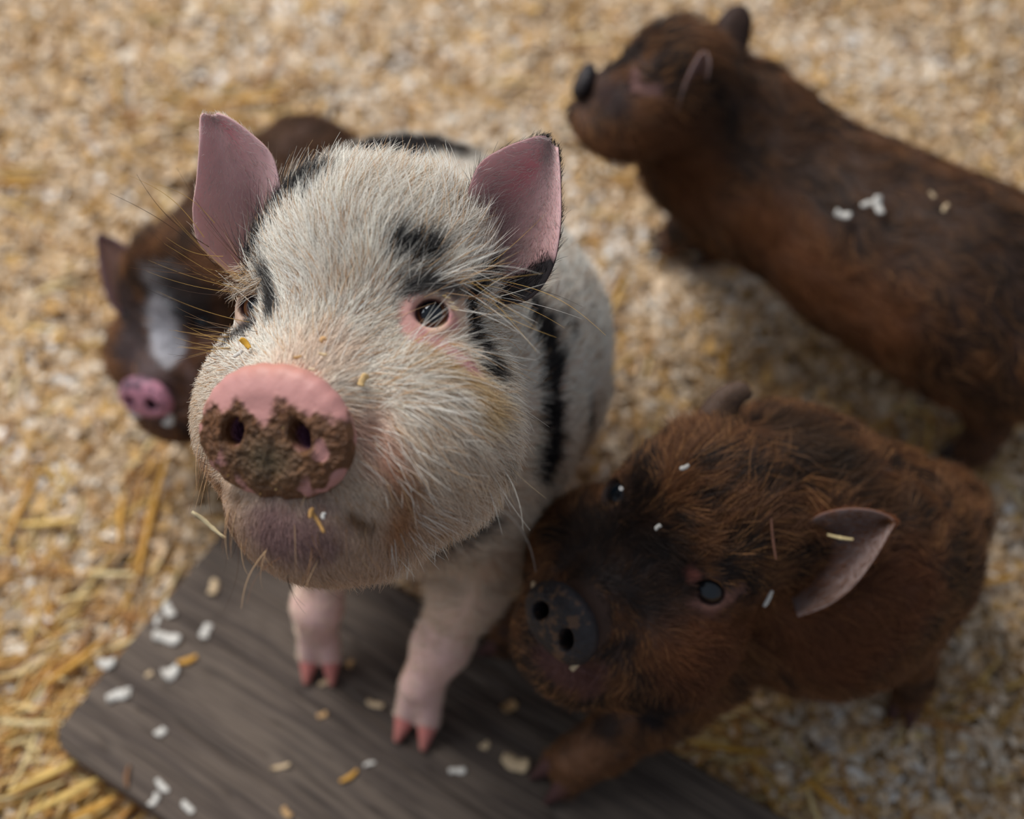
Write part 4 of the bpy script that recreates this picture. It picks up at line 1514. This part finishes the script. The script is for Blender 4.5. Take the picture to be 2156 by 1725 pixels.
PALE, CRM, YEL, TN, BRN = lin(214, 209, 200), lin(212, 186, 150), lin(204, 160, 84), lin(196, 158, 112), lin(128, 90, 60)
BT = BZ - 0.0003
GB = 'loose shavings on the wooden board'
board_bits = [
    # u, v, length px, width px, angle, curl, colour, label
    (450, 1239, 34, 16, 75, 1.0, CRM, 'cream shaving at the top of the board, just below the spotted piglet\'s chin hairs'),
    (356, 1287, 36, 18, 110, 1.4, PALE, 'upright white shaving, upper one of the two near the board\'s left short edge'),
    (332, 1308, 22, 10, 80, 0.8, PALE, 'thin white sliver touching the left short edge of the board'),
    (434, 1331, 32, 20, 85, 0.6, PALE, 'squarish white shaving midway between board edge and piglet\'s left foot'),
    (353, 1345, 58, 22, -5, 1.2, PALE, 'widest white shaving lying flat across the board\'s upper left'),
    (225, 1398, 38, 22, 10, 1.8, PALE, 'white curled shaving right at the left short edge of the board'),
    (361, 1418, 38, 26, 25, 2.2, PALE, 'rolled white shaving beside the yellow straw bit'),
    (314, 1421, 14, 10, 20, 0.8, CRM, 'tiny cream crumb left of the rolled white shaving'),
    (247, 1468, 40, 22, 15, 1.6, PALE, 'largest ragged white shaving near the board\'s left corner'),
    (268, 1460, 20, 16, 95, 1.0, PALE, 'small white flake resting against the ragged white shaving'),
    (339, 1543, 20, 16, 60, 0.8, PALE, 'small lone white flake in the middle of the board\'s left half'),
    (342, 1656, 34, 12, -45, 0.5, PALE, 'slim white shaving, topmost of three near the lower long edge'),
    (325, 1686, 26, 15, 60, 0.6, PALE, 'white shaving, leftmost of three near the lower long edge'),
    (396, 1701, 30, 12, -55, 0.5, PALE, 'slim white shaving, lowest of three near the lower long edge'),
    (590, 1617, 46, 8, 12, 2.4, CRM, 'thin arched shaving in the middle foreground of the board'),
    (778, 1609, 22, 8, 20, 0.8, PALE, 'tiny white sliver past the end of the tan straw bit'),
    (963, 1624, 32, 12, 10, 0.7, PALE, 'dull white shaving left of the big cream one'),
    (1085, 1608, 54, 26, -15, 1.2, CRM, 'biggest cream shaving, by the brown piglet\'s front hoof'),
    (1021, 1571, 18, 14, 30, 0.6, CRM, 'round cream crumb above the dull white shaving'),
    (790, 1484, 34, 12, -25, 0.6, CRM, 'cream shaving touching the spotted piglet\'s nearer hoof'),
    (682, 1439, 18, 12, 10, 0.5, CRM, 'small cream crumb below the farther front hoof'),
    (737, 1399, 18, 12, 60, 0.5, TN, 'tan crumb between the spotted piglet\'s front feet'),
    (1072, 1490, 34, 20, 50, 2.4, TN, 'dark tan curl in the shadow under the brown piglet\'s chin'),
    (679, 1507, 20, 12, 40, 1.0, TN, 'faint tan chip on the dark groove of the board'),
    (604, 1712, 24, 12, -50, 0.8, TN, 'tan chip cut by the bottom of the picture'),
]
for i, (u, v, l, w, a, cu_, co, lb) in enumerate(board_bits):
    p = PZ(u, v, BT)
    kk = 0.85 / F_PX
    chip('wood_shaving', lb, p, l * kk * 1.1, w * kk * 1.15, math.radians(a), cu_, co, GB, seed=100 + i)


def on_body(hit, u, v, lift=0.003):
    p = hit(u, v)
    return PD(u, v, float((p - CAM) @ FW) - lift)


hA, hB, hC, hD = PA[2], PB[2], PC[2], PDg[2]
NV = -FW
stuck = [
    (hC, 1773, 452, 34, 18, -20, 1.0, PALE, 'lower left white shaving on the walking brown piglet\'s back', .006),
    (hC, 1824, 430, 24, 12, 10, 0.8, PALE, 'small white shaving between two bigger ones on the brown back', .006),
    (hC, 1849, 432, 40, 20, 95, 1.0, PALE, 'brightest white shaving on the walking brown piglet\'s back', .006),
    (hC, 1990, 438, 20, 9, 60, 0.6, CRM, 'faint fleck farthest right on the brown back', .006),
    (hC, 1962, 410, 16, 8, -40, 0.6, CRM, 'tiny fleck up near the spine of the walking piglet', .006),
    (hB, 1441, 984, 22, 9, 30, 0.8, PALE, 'small white shaving on the near brown piglet\'s brow', .008),
    (hB, 1617, 1261, 40, 9, 62, 1.3, PALE, 'white curved sliver below the grey ear', .008),
    (hB, 1210, 1402, 24, 14, 40, 1.2, CRM, 'cream crumb on the dark piglet\'s lower lip', .004),
    (hB, 1123, 1232, 14, 8, 75, 0.5, CRM, 'cream crumb at the upper rim of the dark snout', .006),
    (hB, 1385, 1110, 16, 8, 40, 0.5, PALE, 'whitish speck between the brown piglet\'s eyes', .008),
    (hA, 517, 723, 30, 12, -38, 1.0, lin(214, 164, 60), 'golden husk above the spotted piglet\'s snout', .005),
    (hA, 502, 745, 24, 8, 40, 0.8, PALE, 'white sliver beside the golden husk', .005),
    (hA, 680, 746, 18, 6, -8, 0.6, lin(220, 194, 150), 'pale chaff bit on the bridge of the nose', .004),
    (hA, 627, 752, 18, 6, 8, 0.6, lin(190, 150, 96), 'brownish chaff bit on the bridge of the nose', .004),
    (hA, 656, 778, 14, 6, -15, 0.6, lin(230, 210, 176), 'pale crumb just above the right side of the snout rim', .004),
    (hA, 680, 715, 14, 12, 30, 0.6, lin(214, 170, 120), 'light tan crumb highest on the bridge of the nose', .005),
    (hA, 765, 800, 30, 16, 70, 0.8, lin(216, 182, 126), 'yellowish husk buried in cheek hair right of the snout', .004),
    (hA, 697, 905, 26, 7, 65, 0.5, lin(206, 172, 90), 'yellow chaff bit stuck right of the right nostril', .011),
    (hA, 528, 988, 26, 14, -25, 1.2, lin(216, 196, 150), 'cream crumb on the muddy snout below the nostrils', .010),
    (hA, 632, 966, 12, 8, 80, 0.6, lin(196, 184, 110), 'greenish crumb on the muddy snout', .011),
    (hA, 668, 1096, 58, 8, -62, 0.8, lin(190, 144, 84), 'tan straw bit hanging from the lower lip', .006),
    (hA, 655, 1080, 22, 9, 70, 0.7, lin(190, 144, 84), 'short tan chip beside the hanging straw bit', .007),
    (hA, 681, 1086, 14, 9, 80, 0.6, PALE, 'white speck right of the hanging straw bit', .006),
    (hA, 440, 1105, 86, 9, -38, 0.5, lin(206, 186, 146), 'pale straw bit poking out left of the chin', .006),
    (hD, 287, 872, 26, 18, 10, 1.0, PALE, 'left white shaving under the pink snout', .004),
    (hD, 356, 884, 26, 22, 70, 1.0, PALE, 'right white shaving under the pink snout', .004),
]
for i, (h, u, v, l, w, a, cu_, co, lb, lf) in enumerate(stuck):
    p = on_body(h, u, v, lf)
    kk = float((p - CAM) @ FW) / F_PX
    yl = 'straw' in lb or 'husk' in lb or 'chaff' in lb
    nm = 'husk' if 'husk' in lb else ('straw_bit' if yl else 'wood_shaving')
    gp_ = 'bedding caught on the spotted piglet' if h is hA else ('shavings on the walking piglet\'s back' if h is hC else ('bedding caught on the near brown piglet' if h is hB else 'shavings under the pink snout'))
    chip(nm, lb, p, l * kk, w * kk, math.radians(a), cu_, co, gp_, cat='straw' if yl else 'shaving', n_up=NV, seed=200 + i)


def straw(label, u0, v0, u1, v1, z, w, col, group, pts=None, nm='straw_stalk', bow=0.001, seed=0):
    r = np.random.default_rng(seed)
    if pts is None:
        p0, p1 = PZ(u0, v0, z), PZ(u1, v1, z)
    else:
        p0, p1 = pts
    g, f = straw_geo(p0, p1, w, bow, r, seg=10)
    e0, e1 = len(g), len(g) + 1
    g = g + [np.asarray(p0, float), np.asarray(p1, float)]
    f = [q for q in f]
    for j in range(6):
        f.append([e0, (j + 1) % 6, j, j])
        f.append([e1, 60 + j, 60 + (j + 1) % 6, 60 + (j + 1) % 6])
    c = np.tile(col, (len(g), 1)) * (0.92 + 0.16 * r.random((len(g), 1)))
    F4 = np.array([q for q in f if len(set(q)) == 4])
    ob = build_mesh(nm, np.array(g), F4, M_STRAW, None, attrs={'skin': ('POINT', np.clip(c, 0, 1))})
    tag(ob, label, 'straw', group)
    return ob


GS = 'single straws lying on the bedding'
Y1, Y2, Y3 = lin(222, 184, 104), lin(206, 152, 62), lin(216, 194, 144)
fl_straw = [
    ('short thick yellow straw lying level at the left edge', 42, 1104, 160, 1094, .010, .0042, Y1),
    ('pale straw lying level above the board\'s left short edge', 188, 1206, 280, 1208, .010, .0036, Y3),
    ('upright yellow straw above the pale level one', 260, 1045, 254, 1146, .009, .0036, Y2),
    ('long golden straw slanting down beside the spotted piglet\'s left cheek', 352, 960, 290, 1210, .009, .0040, Y2),
    ('golden straw running down the far left side', 75, 1010, 8, 1150, .009, .0036, Y2),
    ('tan straw standing below the top left corner', 246, 130, 251, 226, .009, .0034, lin(196, 156, 92)),
    ('golden straw on the far left, level with the small dark piglet\'s ear', 8, 382, 70, 386, .010, .0044, Y2),
    ('golden straw between the two ears\' height and the spotted piglet\'s back right', 1322, 578, 1268, 706, .009, .0036, lin(206, 166, 98)),
    ('upright golden straw above the near brown piglet\'s folded ear', 1532, 722, 1520, 795, .009, .0036, Y2),
    ('pale straw reaching to the left corner of the board', 0, 1518, 112, 1522, .014, .0034, Y3),
    ('bright straw slanting in the bottom left corner, upper of three', 20, 1668, 190, 1585, .012, .0040, Y1),
    ('bright straw slanting in the bottom left corner, middle of three', 60, 1712, 205, 1640, .013, .0044, Y1),
    ('bright straw slanting in the bottom left corner, lowest of three', 150, 1722, 240, 1680, .012, .0040, Y2),
    ('slanting golden straw left of the board\'s short edge', 95, 1440, 215, 1350, .012, .0040, Y2),
    ('golden straw behind the spotted piglet\'s left ear', 470, 215, 590, 200, .009, .0044, Y2),
    ('yellow straw below the near brown piglet\'s belly', 1700, 1640, 1790, 1716, .009, .0034, Y2),
    ('yellow straw by the right long edge of the board', 1440, 1560, 1620, 1585, .012, .0032, lin(190, 146, 60)),
    ('golden straw right of the near brown piglet, level with its rump', 2070, 1225, 2140, 1212, .009, .0036, Y2),
]
for i, (lb, a, b, c_, d_, z, w, co) in enumerate(fl_straw):
    straw(lb, a, b, c_, d_, z, w, co, GS, seed=300 + i)
GBS = 'straw bits on the wooden board'
for i, (lb, a, b, c_, d_, w, co) in enumerate([
    ('yellow straw bit on the board beside the rolled white shaving', 374, 1396, 414, 1382, .0040, Y2),
    ('thin brown straw bit near the board\'s left corner', 272, 1612, 268, 1658, .0026, BRN),
    ('tan straw bit in the middle foreground of the board', 716, 1646, 752, 1622, .0028, Y2)]):
    straw(lb, a, b, c_, d_, BZ + .001, w, co, GBS, nm='straw_bit', seed=330 + i)
for i, (lb, h, a, b, c_, d_, lf, w, co) in enumerate([
    ('short pale straw inside the brown piglet\'s grey ear', None, 1742, 1126, 1796, 1136, 0, .0016, Y3),
    ('thin reddish straw on the brown piglet\'s head before its grey ear', hB, 1624, 1092, 1634, 1178, .006, .0012, lin(150, 104, 84))]):
    if h is None:
        q0, q1 = PD(a, b, d1 - .0005), PD(c_, d_, d1 - .0015)
    else:
        q0, q1 = on_body(h, a, b, lf), on_body(h, c_, d_, lf)
    straw(lb, 0, 0, 0, 0, 0, w, co, 'bedding caught on the near brown piglet', pts=(q0, q1), nm='straw_bit', bow=0.0004, seed=340 + i)
